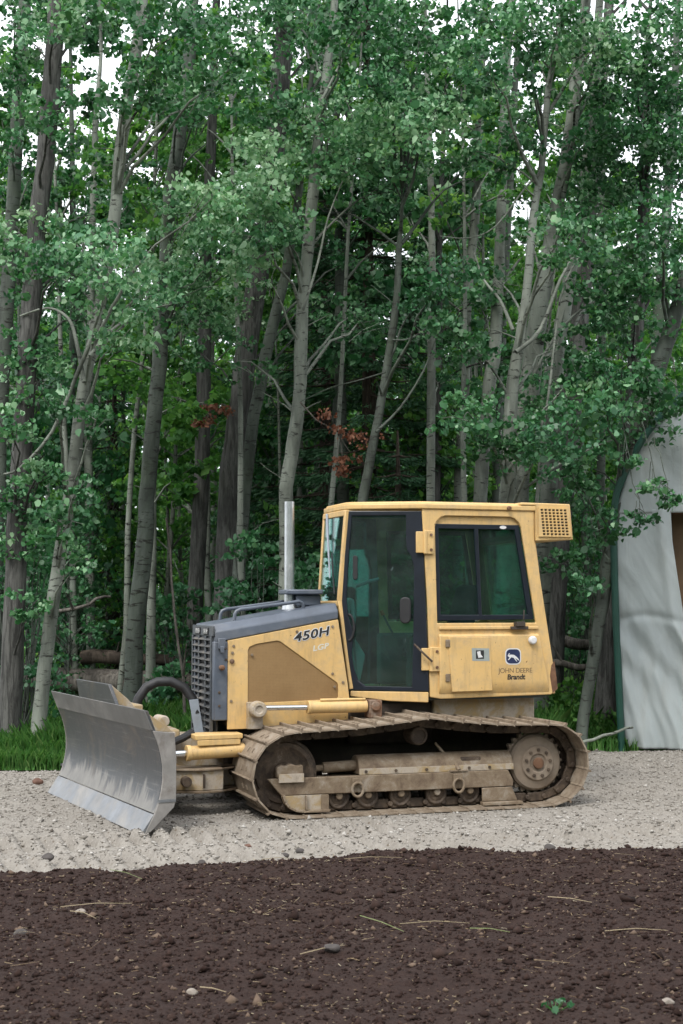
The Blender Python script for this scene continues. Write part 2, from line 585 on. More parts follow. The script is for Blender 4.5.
def perforated():
    m, t, b = new_mat('tan_perforated_sheet')
    v = coords(t)
    n = noise(t, v, 3, 7, 0.7)
    c = ramp(t, n, [(0.3, (0.2042, 0.1175, 0.0428)), (0.7, (0.2599, 0.1622, 0.0679))])
    vo = N_(t, 'ShaderNodeTexVoronoi', Scale=75.0, Randomness=0.1)
    t.links.new(v, vo.inputs['Vector'])
    c = mixc(t, ramp(t, vo.outputs['Distance'], [(0.20, (0.42,) * 3), (0.36, (0, 0, 0))]), c, (0.0619, 0.0391, 0.0202))
    t.links.new(c, b.inputs['Base Color'])
    b.inputs['Roughness'].default_value = 0.75
    return m


M['mesh'] = perforated()
LEAF = [(0.0, (0.020, 0.060, 0.026)), (0.45, (0.045, 0.115, 0.055)), (0.8, (0.085, 0.175, 0.095)), (1.0, (0.15, 0.26, 0.13))]
LEAF = [(0.0, (0.018, 0.070, 0.028)), (0.4, (0.066, 0.198, 0.088)), (0.70, (0.18, 0.365, 0.185)), (1.0, (0.36, 0.54, 0.34))]  # pale end of the ramp paints highlights on the leaves
M['leaf'] = leaf_mat('aspen_leaf', LEAF, 0.32, 0.42, 0.55, 0.11)
M['leaf_far'] = leaf_mat('backlight_tint_leaf', [(0.0, (0.035, 0.12, 0.035)), (0.5, (0.095, 0.26, 0.062)), (1.0, (0.24, 0.45, 0.13))], 0.5, 0.5, 0.3, 0.045)  # light coming through the wood put into a brighter, yellower green
M['leaf_bush'] = leaf_mat('bush_leaf', [(0.0, (0.024, 0.085, 0.038)), (0.5, (0.06, 0.18, 0.085)), (1.0, (0.16, 0.33, 0.16))], 0.35, 0.42, 0.5, 0.08)
M['needle'] = leaf_mat('spruce_needle', [(0.0, (0.02, 0.06, 0.03)), (0.6, (0.045, 0.12, 0.055)), (1.0, (0.085, 0.18, 0.085))], 0.15, 0.6, 0.3)
M['dead_leaf'] = leaf_mat('dead_russet_leaf', [(0.0, (0.09, 0.035, 0.02)), (0.5, (0.165, 0.068, 0.038)), (1.0, (0.25, 0.125, 0.075))], 0.2, 0.6, 0.3)
M['grass'] = leaf_mat('meadow_grass', [(0.0, (0.05, 0.16, 0.036)), (0.5, (0.10, 0.27, 0.062)), (1.0, (0.24, 0.39, 0.13))], 0.35, 0.5, 0.3)
M['bark_pale'] = bark_mat('pale_aspen_bark', (0.13, 0.1445, 0.1204), (0.2697, 0.2938, 0.2523), (0.0212, 0.0193, 0.0174), 0.56)
M['bark_grey'] = bark_mat('grey_aspen_bark', (0.0626, 0.0743, 0.0616), (0.1219, 0.1416, 0.1207), (0.0209, 0.0186, 0.0162), 0.55, 0.0, (0.0639, 0.0871, 0.0522))
M['bark_dark'] = bark_mat('furrowed_poplar_bark', (0.067, 0.067, 0.062), (0.1484, 0.1484, 0.138), (0.0645, 0.0516, 0.0451), 0.66, 1.0)
M['bark_spruce'] = bark_mat('spruce_bark', (0.06, 0.045, 0.035), (0.12, 0.095, 0.075), (0.03, 0.02, 0.02), 0.66, 1.0)
M['dead_wood'] = bark_mat('weathered_dead_wood', (0.1066, 0.0933, 0.08), (0.192, 0.176, 0.1546), (0.048, 0.0373, 0.0267), 0.62, 0.6)


def tarp_mat():
    m, t, b = new_mat('grey_white_tarpaulin')
    v = coords(t)
    n = noise(t, v, 0.9, 6, 0.6)
    c = ramp(t, n, [(0.3, (0.2717, 0.3087, 0.3132)), (0.7, (0.3246, 0.3589, 0.3608))])
    st = noise(t, coords(t, (3, 3, 0.35)), 2, 7, 0.7)
    c = mixc(t, ramp(t, st, [(0.52, (0, 0, 0)), (0.8, (0.5,) * 3)]), c, (0.234, 0.2405, 0.2145))
    t.links.new(c, b.inputs['Base Color'])
    b.inputs['Roughness'].default_value = 0.55
    bump(t, b, noise(t, coords(t, (1, 1, 0.5)), 5, 4, 0.5, 1.0), 0.35, 0.04)
    return m


M['tarp'] = tarp_mat()
M['pole_green'] = flat_mat('dark_green_pole', (0.012, 0.07, 0.05), 0.45, 0, 0.2, 4)
M['plywood'] = flat_mat('weathered_plywood', (0.17, 0.11, 0.06), 0.8, 0, 0.25, 3, 0.1)

# ------------------------------------------------------------------ ground
def ground_mat(name, stops, scale, spots=None, bs=0.6, bd=0.02, fine=60):
    m, t, b = new_mat(name)
    v = coords(t)
    a = noise(t, v, scale, 8, 0.7, 0.2)
    c = ramp(t, a, stops)
    f = noise(t, v, fine, 6, 0.7)
    c = mixc(t, 0.55, c, mixc(t, ramp(t, f, [(0.35, (0, 0, 0)), (0.65, (1, 1, 1))]), stops[0][1], stops[-1][1]))
    if spots:
        for sc, th, col in spots:
            vo = N_(t, 'ShaderNodeTexVoronoi', Scale=sc)
            t.links.new(v, vo.inputs['Vector'])
            c = mixc(t, ramp(t, vo.outputs['Distance'], [(th * 0.6, (1, 1, 1)), (th, (0, 0, 0))]), c, col)
    t.links.new(c, b.inputs['Base Color'])
    b.inputs['Roughness'].default_value = 0.92
    b.inputs['Specular IOR Level'].default_value = 0.2
    bump(t, b, f, bs, bd)
    return m


M['soil'] = ground_mat('dark_topsoil', [(0.3, (0.0144, 0.0076, 0.0061)), (0.55, (0.0272, 0.0152, 0.0123)), (0.75, (0.048, 0.0297, 0.0239))], 5, [(9, 0.03, (0.0959, 0.0725, 0.0599))], 0.7, 0.02, 45)
M['gravel'] = ground_mat('crushed_gravel', [(0.3, (0.1843, 0.1662, 0.1416)), (0.5, (0.2435, 0.2238, 0.1963)), (0.72, (0.3061, 0.2848, 0.2542))], 2.2, [(16, 0.2, (0.1391, 0.1153, 0.0901)), (23, 0.16, (0.3617, 0.3323, 0.296))], 0.6, 0.02, 40)
M['forest_floor'] = ground_mat('forest_floor', [(0.3, (0.03, 0.04, 0.016)), (0.55, (0.05, 0.065, 0.024)), (0.75, (0.09, 0.075, 0.04))], 1.2)
M['pebble'] = leaf_mat('grey_pebble', [(0.0, (0.0962, 0.0834, 0.0696)), (0.4, (0.2368, 0.2176, 0.1913)), (1.0, (0.444, 0.4242, 0.393))], 0.0, 0.9, 0.2)
M['clod'] = leaf_mat('soil_clod', [(0.0, (0.0104, 0.0058, 0.0048)), (0.6, (0.0272, 0.0156, 0.0127)), (0.95, (0.0496, 0.0312, 0.0253)), (1.0, (0.1279, 0.0906, 0.0666))], 0.0, 0.95, 0.15)
M['chip'] = leaf_mat('straw_and_chips', [(0.0, (0.1184, 0.074, 0.0407)), (0.5, (0.2664, 0.1998, 0.1184)), (1.0, (0.3848, 0.3404, 0.2442))], 0.05, 0.85, 0.2)


def grid_ground(name, x0, x1, nx, y0, y1, ny, zf, mat, keep=None):
    xs, ys = np.linspace(x0, x1, nx), np.linspace(y0, y1, ny)
    X, Y = np.meshgrid(xs, ys)
    Z = zf(X, Y)
    V = np.stack([X, Y, Z], -1).reshape(-1, 3)
    i = np.arange(ny - 1)[:, None] * nx + np.arange(nx - 1)[None]
    Fc = np.stack([i, i + 1, i + nx + 1, i + nx], -1).reshape(-1, 4)
    if keep is not None:
        ctr = V[Fc].mean(1)
        Fc = Fc[keep(ctr[:, 0], ctr[:, 1])]
    o = link(name, np_mesh(name, V, Fc.ravel(), 4, mat, smooth=True))
    return tag(o, kind='structure')


def soil_edge(x):
    return np.interp(x, [-2.6, -1.5, -0.6, 0.4, 2.6], [10.06, 10.30, 10.66, 10.94, 11.05]) + 0.30 * (fbm(x, x * 0 + 3.1, 4, 0.8) - 0.5) + 0.16 * (fbm(x, x * 0 + 9, 3, 4.0) - 0.5)


def gravel_end(x):
    t = np.clip((x - 2.2) / 0.9, 0, 1)
    return 16.5 + 2.0 * t * t * (3 - 2 * t) + 0.35 * (fbm(x, x * 0, 3, 0.9) - 0.5)


def soil_z(X, Y):
    d = np.clip((soil_edge(X) - Y) / 0.45, 0, 1)
    rows = 0.012 * np.sin(Y * 9 + 2 * fbm(X, Y, 2, 0.6))
    z = 0.06 * fbm(X, Y, 3, 0.9) + 0.045 * fbm(X, Y, 4, 4.5) + 0.03 * fbm(X, Y, 3, 19, 0.6) + rows
    return d * (z + 0.0) - 0.05 * (1 - d) - 0.045 * (1 - d)


def gravel_z(X, Y):
    z = 0.035 * (fbm(X, Y, 4, 0.7) - 0.5) + 0.030 * (fbm(X, Y, 3, 6) - 0.5) + 0.016 * (fbm(X, Y, 2, 24) - 0.5)
    # cleat prints left by the tracks, running along the machine's heading
    ca, sa = math.cos(R(18)), math.sin(R(18))
    u, w = X * ca + (Y - 11.9) * sa, -X * sa + (Y - 11.9) * ca
    m = np.exp(-((w - 0.15) / 0.34) ** 4) * (X < 0.4)
    z = z + m * 0.042 * np.tanh(4 * np.sin(u * 2 * math.pi / 0.165))
    m2 = np.exp(-((w + 0.75) / 0.3) ** 4)
    z = z + m2 * 0.032 * np.tanh(3 * np.sin(u * 2 * math.pi / 0.165 + 1))
    # flat where the machine stands
    lx, ly = (X - 0.257), (Y - 13.9)
    fx, fy = -ca * lx - sa * ly, sa * lx - ca * ly
    fl = 1 / (1 + np.exp(-((1.5 - np.abs(fx)) / 0.06))) * 1 / (1 + np.exp(-((1.25 - np.abs(fy)) / 0.06)))
    z = z * (1 - 0.85 * fl)
    e = np.clip((gravel_end(X) - Y) / 0.3, 0, 1)
    return z * e - 0.06 * (1 - e)


bm_ = MB(); bm_.add([(-160, -40, -0.055), (160, -40, -0.055), (160, 260, -0.055), (-160, 260, -0.055)], [(0, 1, 2, 3)])
tag(bm_.build('forest_floor', M['forest_floor']), kind='structure')
grid_ground('gravel_pad', -11, 11, 640, 9.3, 19.0, 300, gravel_z, M['gravel'])
grid_ground('dark_soil', -7.5, 7.5, 640, 4.6, 11.5, 330, soil_z, M['soil'], lambda x, y: y < soil_edge(x) + 0.06)


def lumps(name, n, xr, yr, zf, size, mat, keep=None, seed=1, flat=0.6):
    """Scattered crumbs: jittered octahedra with extra corners."""
    g = np.random.default_rng(seed)
    x, y = g.uniform(*xr, n), g.uniform(*yr, n)
    if keep is not None:
        k = keep(x, y, g); x, y = x[k], y[k]
    n = len(x)
    s = size[0] * np.exp(g.normal(0, size[1], n))
    base = np.array([(1, 0, 0), (-1, 0, 0), (0, 1, 0), (0, -1, 0), (0, 0, 1), (0, 0, -1)], float)
    tri = np.array([(0, 2, 4), (2, 1, 4), (1, 3, 4), (3, 0, 4), (2, 0, 5), (1, 2, 5), (3, 1, 5), (0, 3, 5)])
    V = base[None] * g.uniform(0.6, 1.3, (n, 6, 1)) + g.normal(0, 0.22, (n, 6, 3))
    a = g.uniform(0, 6.28, n); ca, sa = np.cos(a), np.sin(a)
    Vx = V[..., 0] * ca[:, None] - V[..., 1] * sa[:, None]
    Vy = V[..., 0] * sa[:, None] + V[..., 1] * ca[:, None]
    V = np.stack([Vx, Vy, V[..., 2] * flat], -1) * s[:, None, None]
    V += np.stack([x, y, zf(x, y) + s * flat * 0.35], -1)[:, None]
    Fc = (np.arange(n)[:, None, None] * 6 + tri[None]).reshape(-1)
    tint = np.repeat(np.clip(g.normal(0.5, 0.22, n), 0, 1), 8)
    return tag(link(name, np_mesh(name, V.reshape(-1, 3), Fc, 3, mat, tint)), kind='stuff')


tag(lumps('loose_gravel', 70000, (-7.0, 7.0), (9.8, 18.6), gravel_z, (0.0085, 0.45), M['pebble'], lambda x, y, g: (y > soil_edge(x) - 0.02 - 0.9 * g.random(len(x)) ** 5) & (y < gravel_end(x) + 0.05), 3, 0.6),
    'loose pale gravel stones scattered over the gravel pad', 'gravel')
tag(lumps('soil_crumbs', 70000, (-4.2, 4.2), (5.4, 11.4), soil_z, (0.0060, 0.58), M['clod'], lambda x, y, g: y < soil_edge(x) + 0.75 * g.random(len(x)) ** 4 - 0.02, 4, 0.75),
    'dark crumbs of topsoil covering the foreground', 'soil crumbs')


def chips(name, n, xr, yr, zf, ln, wd, mat, seed, label, cat):
    g = np.random.default_rng(seed)
    x, y = g.uniform(*xr, n), g.uniform(*yr, n)
    k = y < soil_edge(x) - 0.02
    x, y = x[k], y[k]; n = len(x)
    L = ln[0] * np.exp(g.normal(0, ln[1], n)); w = wd * g.uniform(0.6, 1.5, n)
    a = g.normal(0, 1.1, n)
    d = np.stack([np.cos(a), np.sin(a), g.normal(0, 0.12, n)], -1)
    p = np.stack([-np.sin(a), np.cos(a), np.zeros(n)], -1)
    up = np.array([0, 0, 1.0])
    c = np.stack([x, y, zf(x, y) + 0.014], -1)
    pts = []
    for e, ww in ((-0.5, 0.7), (0.5, 0.45)):
        for q in (p, up[None] * 0.8, -p):
            pts.append(c + d * (L * e)[:, None] + q * (w * ww)[:, None])
    V = np.stack(pts, 1)
    tri = np.array([(0, 1, 4, 3), (1, 2, 5, 4), (2, 0, 3, 5)])
    Fc = (np.arange(n)[:, None, None] * 6 + tri[None]).reshape(-1)
    return tag(link(name, np_mesh(name, V.reshape(-1, 3), Fc, 4, mat, np.repeat(np.clip(g.normal(0.5, 0.25, n), 0, 1), 3))), label, cat, kind='stuff')


chips('wood_chips', 4200, (-4.5, 4.5), (5.6, 10.9), soil_z, (0.015, 0.55), 0.0032, M['chip'], 5, 'tiny wood chips strewn over the dark soil', 'wood chips')
chips('straw', 130, (-4, 4), (5.8, 10.8), soil_z, (0.075, 0.6), 0.0022, M['chip'], 8, 'bits of straw lying on the dark soil', 'straw')

# ------------------------------------------------------------------ the bulldozer
DZ = empty('bulldozer', (0.257, 13.900, 0.0), R(198), 'weathered yellow tracked bulldozer with enclosed cab and angled blade parked on the gravel', 'bulldozer')
Y_, YD, TR, TD, BK, GK = M['yellow'], M['yellow_dirty'], M['track'], M['track_dark'], M['black'], M['gasket']


def text(name, body, size, mat, parent, loc, shear=0.0, off=0.0, ext=0.001, rot=0.0, spacing=1.0, wide=1.0, grow=0.0):
    """Lettering as a thin mesh on the near side; grow spreads it for an outline."""
    c = bpy.data.curves.new(name, 'FONT')
    c.body = body; c.size = size; c.shear = shear; c.offset = off; c.extrude = ext
    c.align_x = 'LEFT'; c.space_character = spacing
    tmp = bpy.data.objects.new(name + '_curve', c)
    COL.objects.link(tmp)
    dg = bpy.context.evaluated_depsgraph_get()
    src = bpy.data.meshes.new_from_object(tmp.evaluated_get(dg))
    bpy.data.objects.remove(tmp)
    vs = [v.co.copy() for v in src.vertices]; fs = [list(p.vertices) for p in src.polygons]
    bpy.data.meshes.remove(src)
    mb = MB()
    ring = [(0, 0)] + ([(grow * math.cos(k * math.pi / 4), grow * math.sin(k * math.pi / 4)) for k in range(8)] if grow else [])
    for k, (dx, dy) in enumerate(ring):
        mb.add([(v.x * wide + dx, v.y + dy, v.z + 0.00012 * k) for v in vs], fs)
    o = bpy.data.objects.new(name, mb.mesh(name, mat, False, recalc=False))
    COL.objects.link(o)
    o.parent = parent
    m = Matrix(((-1, 0, 0), (0, 0, 1), (0, 1, 0))).to_4x4() @ Matrix.Rotation(rot, 4, 'Z')
    o.matrix_local = Matrix.Translation(loc) @ m
    return o


# --- chassis and belly
b = MB()
b.box(-1.45, 1.45, -0.34, 0.34, 0.30, 0.80)
b.box(-0.47, 0.35, -0.46, 0.46, 0.55, 0.93)
b.box(0.30, 1.48, -0.42, 0.42, 0.74, 0.86)
b.build('chassis', M['belly'], DZ, 0.02)
b = MB(); b.box(-1.50, -0.47, -0.50, 0.50, 0.70, 0.985); b.build('rear_body', YD, DZ, 0.015)
b = MB(); b.box(-0.75, -0.55, -0.95, 0.95, 0.30, 0.46); b.box(0.2, 0.36, -0.95, 0.95, 0.28, 0.40)
b.build('cross_beam', TD, DZ, 0.015)

# --- track loop
LOOP = [(1.00, 0.741), (0.835, 0.747), (0.454, 0.762), (0.10, 0.800), (-0.18, 0.832), (-0.465, 0.795), (-0.90, 0.752), (-1.30, 0.748), (-1.476, 0.742),
        (-1.630, 0.652), (-1.716, 0.500), (-1.730, 0.310), (-1.640, 0.130), (-1.480, 0.030), (-1.30, 0.015), (1.05, 0.015), (1.215, 0.030),
        (1.350, 0.120), (1.432, 0.276), (1.432, 0.445), (1.345, 0.610), (1.195, 0.715)]


def resample(loop, n):
    P = [Vector((x, 0, z)) for x, z in loop] + [Vector((loop[0][0], 0, loop[0][1]))]
    L = [0]
    for i in range(len(P) - 1): L.append(L[-1] + (P[i + 1] - P[i]).length)
    out = []
    for k in range(n):
        d = L[-1] * k / n
        i = max(j for j in range(len(P) - 1) if L[j] <= d)
        t = (d - L[i]) / (L[i + 1] - L[i])
        out.append(P[i].lerp(P[i + 1], t))
    return out, L[-1]


NSH = 43
pts, per = resample(LOOP, NSH)
pit = per / NSH
SHOE = {}
for inward in (-1, 1):          # one shoe: local x along travel, y across, z outward; pitch pit
    sb = MB()
    h = pit / 2
    y0, y1 = (-0.44, 0.305) if inward < 0 else (-0.305, 0.44)
    sb.prism([(-h * 1.04, -0.006), (h * 0.80, -0.006), (h * 1.0, -0.016), (h * 1.06, -0.008), (h * 0.86, 0.008), (-h * 0.82, 0.008), (-h * 0.80, 0.030),
              (-h * 0.92, 0.036), (-h * 1.02, 0.030)], y0, y1)
    for yy in (-0.07, 0.07):
        sb.box(-0.02, 0.02, yy - 0.012, yy + 0.012, 0.008, 0.020)
    SHOE[inward] = sb.mesh('track_shoe', M['shoe'], True, 30)
rs = random.Random(3)
for sy in (1, -1):
    yc = 0.835 * sy
    ch = MB()
    for i in range(NSH):
        p0, p1 = pts[i], pts[(i + 1) % NSH]
        t = (p1 - p0).normalized()
        nrm = Vector((-t.z, 0, t.x))
        mid = (p0 + p1) / 2
        if nrm.dot(mid - Vector((-0.1, 0, 0.38))) < 0: nrm = -nrm
        c = mid - nrm * 0.055
        for s2 in (-1, 1):
            dy = 0.062 * s2 + (0.010 * s2 if i % 2 else -0.010 * s2)
            ch.beam(c - t * pit * 0.46 + Vector((0, yc + dy, 0)), c + t * pit * 0.46 + Vector((0, yc + dy, 0)), 0.030, 0.078)
        j = p0 - nrm * 0.055
        ch.tube([j + Vector((0, yc - 0.10, 0)), j + Vector((0, yc + 0.10, 0))], 0.024, 10)
    tr = ch.build('track', TD, DZ, 0.006, 1)
    for i in range(NSH):
        p0, p1 = pts[i], pts[(i + 1) % NSH]
        t = (p1 - p0).normalized()
        nrm = Vector((-t.z, 0, t.x)); mid = (p0 + p1) / 2
        if nrm.dot(mid - Vector((-0.1, 0, 0.38))) < 0: nrm = -nrm
        yv = nrm.cross(t)
        m = Matrix((t, yv, nrm)).transposed().to_4x4()
        m.translation = mid + Vector((0, yc, 0)) + nrm * rs.uniform(-0.002, 0.002)
        so = link('track_shoe', SHOE[-1 if yv.y * sy > 0 else 1], tr)
        so.matrix_local = m

    # front idler, rear sprocket, rollers
    def lat(name, prof, cx, cz, mat, n=40, bev=0.004):
        return MB().lathe([(r, yc + sy * y) for r, y in prof], cx, cz, n).build(name, mat, DZ, bev, 2)
    idl = lat('front_idler', [(0.0, -0.085), (0.25, -0.085), (0.27, -0.05), (0.298, -0.045), (0.298, 0.045), (0.27, 0.05), (0.262, 0.085), (0.225, 0.088), (0.20, 0.070), (0.10, 0.068), (0.09, 0.10), (0.0, 0.10)], 1.084, 0.372, TD)
    sp = MB()
    k = 25
    outl = []
    for i in range(k):
        for q, r in ((0.0, 0.262), (0.25, 0.292), (0.5, 0.292), (0.75, 0.262)):
            a = 2 * math.pi * (i + q) / k
            outl.append((-1.305 + r * math.cos(a), 0.385 + r * math.sin(a)))
    sp.prism(outl, yc - 0.03, yc + 0.03)
    sp.lathe([(r, yc + sy * y) for r, y in [(0.255, 0.0), (0.255, 0.07), (0.235, 0.095), (0.165, 0.115), (0.155, 0.135), (0.085, 0.14), (0.075, 0.125), (0.0, 0.125)]], -1.305, 0.385, 40)
    sp_o = sp.build('drive_sprocket', flat_mat('dusty_brown_hub', (0.24, 0.185, 0.135), 0.85, 0, 0.25, 5, 0.2, DUST, (0.45, 0.75)), DZ, 0.005)
    MB().lathe([(0.0, yc + sy * 0.14), (0.055, yc + sy * 0.14), (0.05, yc + sy * 0.155), (0.0, yc + sy * 0.158)], -1.305, 0.385, 20).build('hub_cap', M['rust'], sp_o, 0.004)
    for i in range(9):
        a = 2 * math.pi * i / 9 + 0.2
        x, z = -1.305 + 0.12 * math.cos(a), 0.385 + 0.12 * math.sin(a)
        MB().lathe([(0.016, yc + sy * 0.12), (0.016, yc + sy * 0.150), (0.0, yc + sy * 0.152)], x, z, 6).build('bolt', TD, sp_o)
    lat('carrier_roller', [(0.0, -0.09), (0.088, -0.09), (0.088, 0.06), (0.078, 0.085), (0.060, 0.088), (0.055, 0.075), (0.0, 0.078)], -0.163, 0.660, TD)
    for x in (0.60, 0.33, 0.022, -0.32, -0.64, -0.914):
        ro = lat('track_roller', [(0.0, -0.10), (0.10, -0.10), (0.10, -0.05), (0.075, -0.04), (0.075, 0.04), (0.10, 0.05), (0.10, 0.095), (0.085, 0.105), (0.066, 0.092), (0.05, 0.10), (0.0, 0.10)], x, 0.142, TD, 28)
        MB().lathe([(0.034, yc + sy * 0.09), (0.034, yc + sy * 0.122), (0.025, yc + sy * 0.13), (0.0, yc + sy * 0.13)], x, 0.160, 8).build('roller_cap', TR, ro, 0.003)

    def pr(mb, poly, y0, y1):
        return mb.prism(poly, *(sorted((y0 * sy, y1 * sy))))
    b = MB()
    pr(b, [(1.262, 0.335), (1.135, 0.186), (-1.05, 0.186), (-1.05, 0.245), (-1.0, 0.335)], 0.955, 0.985)
    pr(b, [(1.05, 0.325), (1.00, 0.195), (-1.05, 0.195), (-1.0, 0.325)], 0.70, 0.954)
    fr = b.build('track_frame', TR, DZ, 0.008)
    # recoil cover: half tube with a strip along its foot
    b = MB()
    prof = [(0.72, 0.336)] + [(0.835 + 0.128 * math.cos(R(a)), 0.372 + 0.128 * math.sin(R(a))) for a in range(170, -1, -17)] + [(0.963, 0.336)]
    b.loft([(0.42, y * sy, z) for y, z in prof], [(-1.06, y * sy, z) for y, z in prof])
    b.build('recoil_cover', M['track_cover'] if 'track_cover' in M else TR, DZ, 0.008)
    b = MB(); pr(b, [(0.42, 0.337), (-1.06, 0.337), (-1.06, 0.392), (0.42, 0.392)], 0.964, 0.972)
    st = b.build('cover_flange', YD, DZ, 0.003)
    for x in (0.36, 0.08, -0.21, -0.62, -0.82):
        MB().lathe([(0.014, 0.972 * sy), (0.014, 0.984 * sy), (0, 0.984 * sy)], x, 0.365, 6).build('bolt', TD, st)
    b = MB(); b.tube([(0.94, 0.84 * sy, 0.385), (0.70, 0.84 * sy, 0.400)], 0.028, 12)
    b.tube([(0.72, 0.84 * sy, 0.398), (0.40, 0.84 * sy, 0.410)], 0.048, 14)
    b.lathe([(0.135, 0.0), (0.135, 0.01)], 0, 0, 3) if False else None
    b.build('tensioner_rod', M['grey_steel'] if 'grey_steel' in M else TR, DZ, 0.004)
    b = MB(); pr(b, [(1.175, 0.337), (1.182, 0.43), (1.14, 0.452), (1.10, 0.44), (1.06, 0.462), (1.00, 0.442), (0.945, 0.448), (0.936, 0.337)], 0.935, 1.0)
    b.build('idler_bracket', TR, DZ, 0.012)
    b = MB(); pr(b, [(1.165, 0.300), (1.165, 0.375), (0.94, 0.375), (0.94, 0.300)], 1.001, 1.016)
    b.build('bracket_plate', YD, DZ, 0.003)
    # front guide guard: curved plate with ribs
    cur = [(1.135, 0.186), (1.115, 0.125), (1.075, 0.080), (1.02, 0.052), (0.95, 0.040), (0.709, 0.038)]
    b = MB(); pr(b, cur + [(0.709, 0.184)], 0.968, 0.982)
    g = b.build('guide_guard', YD, DZ, 0.003)
    b = MB()
    for i in range(len(cur) - 1):
        p, q = cur[i], cur[i + 1]
        pr(b, [p, q, (q[0] - 0.004, q[1] + 0.022), (p[0] - 0.022, p[1] + 0.012)], 0.983, 1.035)
    pr(b, [(0.910, 0.062), (0.924, 0.062), (0.924, 0.184), (0.910, 0.184)], 0.983, 1.02)
    pr(b, [(0.709, 0.040), (0.775, 0.040), (0.775, 0.184), (0.709, 0.184)], 0.983, 0.998)
    b.build('guard_rib', TR, g, 0.003)
    b = MB()
    pr(b, [(-0.735, 0.062), (-0.735, 0.184), (-1.03, 0.184), (-1.085, 0.062)], 0.986, 1.0)
    pr(b, [(-0.725, 0.030), (-0.725, 0.061), (-1.11, 0.061), (-1.13, 0.030)], 0.97, 1.05)
    b.build('rear_guard', TR, DZ, 0.006)
    for x in (0.452, -0.501):
        b = MB(); b.box(x - 0.045, x + 0.045, *sorted((0.985 * sy, 1.012 * sy)), 0.262, 0.318)
        ring = [(x + 0.052 * math.sin(R(a)), 1.02 * sy, 0.225 + 0.060 * math.cos(R(a)) * (1.15 if 90 < a < 270 else 0.9)) for a in range(0, 361, 24)]
        b.tube(ring, 0.0135, 8, False)
        b.build('tow_ring', TR, DZ, 0.004)
    b = MB(); b.tube([(-0.36, 0.80 * sy, 0.58), (-0.44, 0.86 * sy, 0.47), (-0.50, 0.95 * sy, 0.40), (-0.515, 0.99 * sy, 0.35)], [0.012, 0.016, 0.02, 0.02], 8)
    b.box(-0.60, -0.43, *sorted((0.973 * sy, 0.995 * sy)), 0.337, 0.352)
    b.build('cover_strap', TR, DZ, 0.003)

# --- hood
b = MB()
F0, F1 = 1.600, 0.44
b.loft([(F0, 0.43, 1.490), (F0, 0.425, 1.585), (F0, 0.36, 1.652), (F0, -0.36, 1.652), (F0, -0.425, 1.585), (F0, -0.43, 1.490)],
       [(F1, 0.43, 1.700), (F1, 0.425, 1.775), (F1, 0.36, 1.846), (F1, -0.36, 1.846), (F1, -0.425, 1.775), (F1, -0.43, 1.700)])
hood = b.build('hood', M['dark_blue'], DZ, 0.012, 3)
for s in (-1, 1):
    b = MB()
    b.slab([(1.484, s * 0.42), (1.484, s * 0.444), (1.606, s * 0.444), (1.612, s * 0.43), (1.612, s * 0.34), (1.58, s * 0.34), (1.58, s * 0.42)], 0.80, 1.50)
    rp = b.build('radiator_post', M['dark_blue'], DZ, 0.008)
for z, x in ((1.44, 1.505), (1.34, 1.50), (1.05, 1.56), (0.93, 1.56)):
    MB().lathe([(0.012, 0.440), (0.012, 0.452), (0, 0.454)], x, z, 8).build('bolt', TD, rp)
b = MB(); b.lathe([(0.022, 0.444), (0.024, 0.50), (0.014, 0.515), (0, 0.518)], 1.545, 1.27, 14); b.build('hood_latch', M['rust'], rp, 0.003)
b = MB(); b.box(1.51, 1.575, 0.444, 0.475, 1.435, 1.53); b.box(1.525, 1.56, 0.475, 0.49, 1.40, 1.46); b.build('hood_hinge', M['dark_blue'], rp, 0.006)

# side panels and perforated inserts
POLY = [(1.482, 1.508), (0.445, 1.694), (0.352, 1.10), (0.305, 0.72), (1.482, 0.72)]
MESHP = [(1.296, 0.945), (1.296, 1.425), (1.282, 1.452), (1.216, 1.478), (1.030, 1.506), (0.995, 1.497), (0.452, 1.115), (0.444, 1.09), (0.444, 0.985), (0.462, 0.968)]
for s in (1, -1):
    o = plate('engine_side_panel', Y_, DZ, POLY, [MESHP], (0, 0.428 * s, 0), (1, 0, 0), (0, 0, 1), 0.024, 0.004)
    b = MB(); b.prism(MESHP, *sorted((0.410 * s, 0.430 * s))); b.build('perforated_insert', M['mesh'], o)
    if s > 0:
        for x, z in ((1.43, 1.46), (1.44, 1.40), (1.45, 0.97), (0.84, 1.585), (0.50, 1.63), (0.50, 1.20), (0.40, 1.12), (1.26, 1.38), (0.48, 1.08)):
            MB().lathe([(0.013, 0.440), (0.013, 0.449), (0, 0.451)], x, z, 8).build('bolt', TR, o)
        MB().lathe([(0.021, 0.440), (0.021, 0.456), (0, 0.459)], 1.445, 1.325, 12).build('latch', M['rust'], o)
        tilt = math.atan2(0.061, 0.327)
        text('model_lettering_outline', '450H', 0.108, M['white'], o, (0.868, 0.4415, 1.494), 0.25, 0.001, 0.0006, tilt, 1.06, 1.36, 0.0085)
        text('model_lettering', '450H', 0.108, M['decal_black'], o, (0.868, 0.4445, 1.494), 0.25, 0.0022, 0.0006, tilt, 1.06, 1.36)
        text('variant_lettering', 'LGP', 0.068, M['decal_pale'], o, (0.690, 0.4415, 1.406), 0.25, 0.002, 0.0006, tilt, 1.06, 1.25)

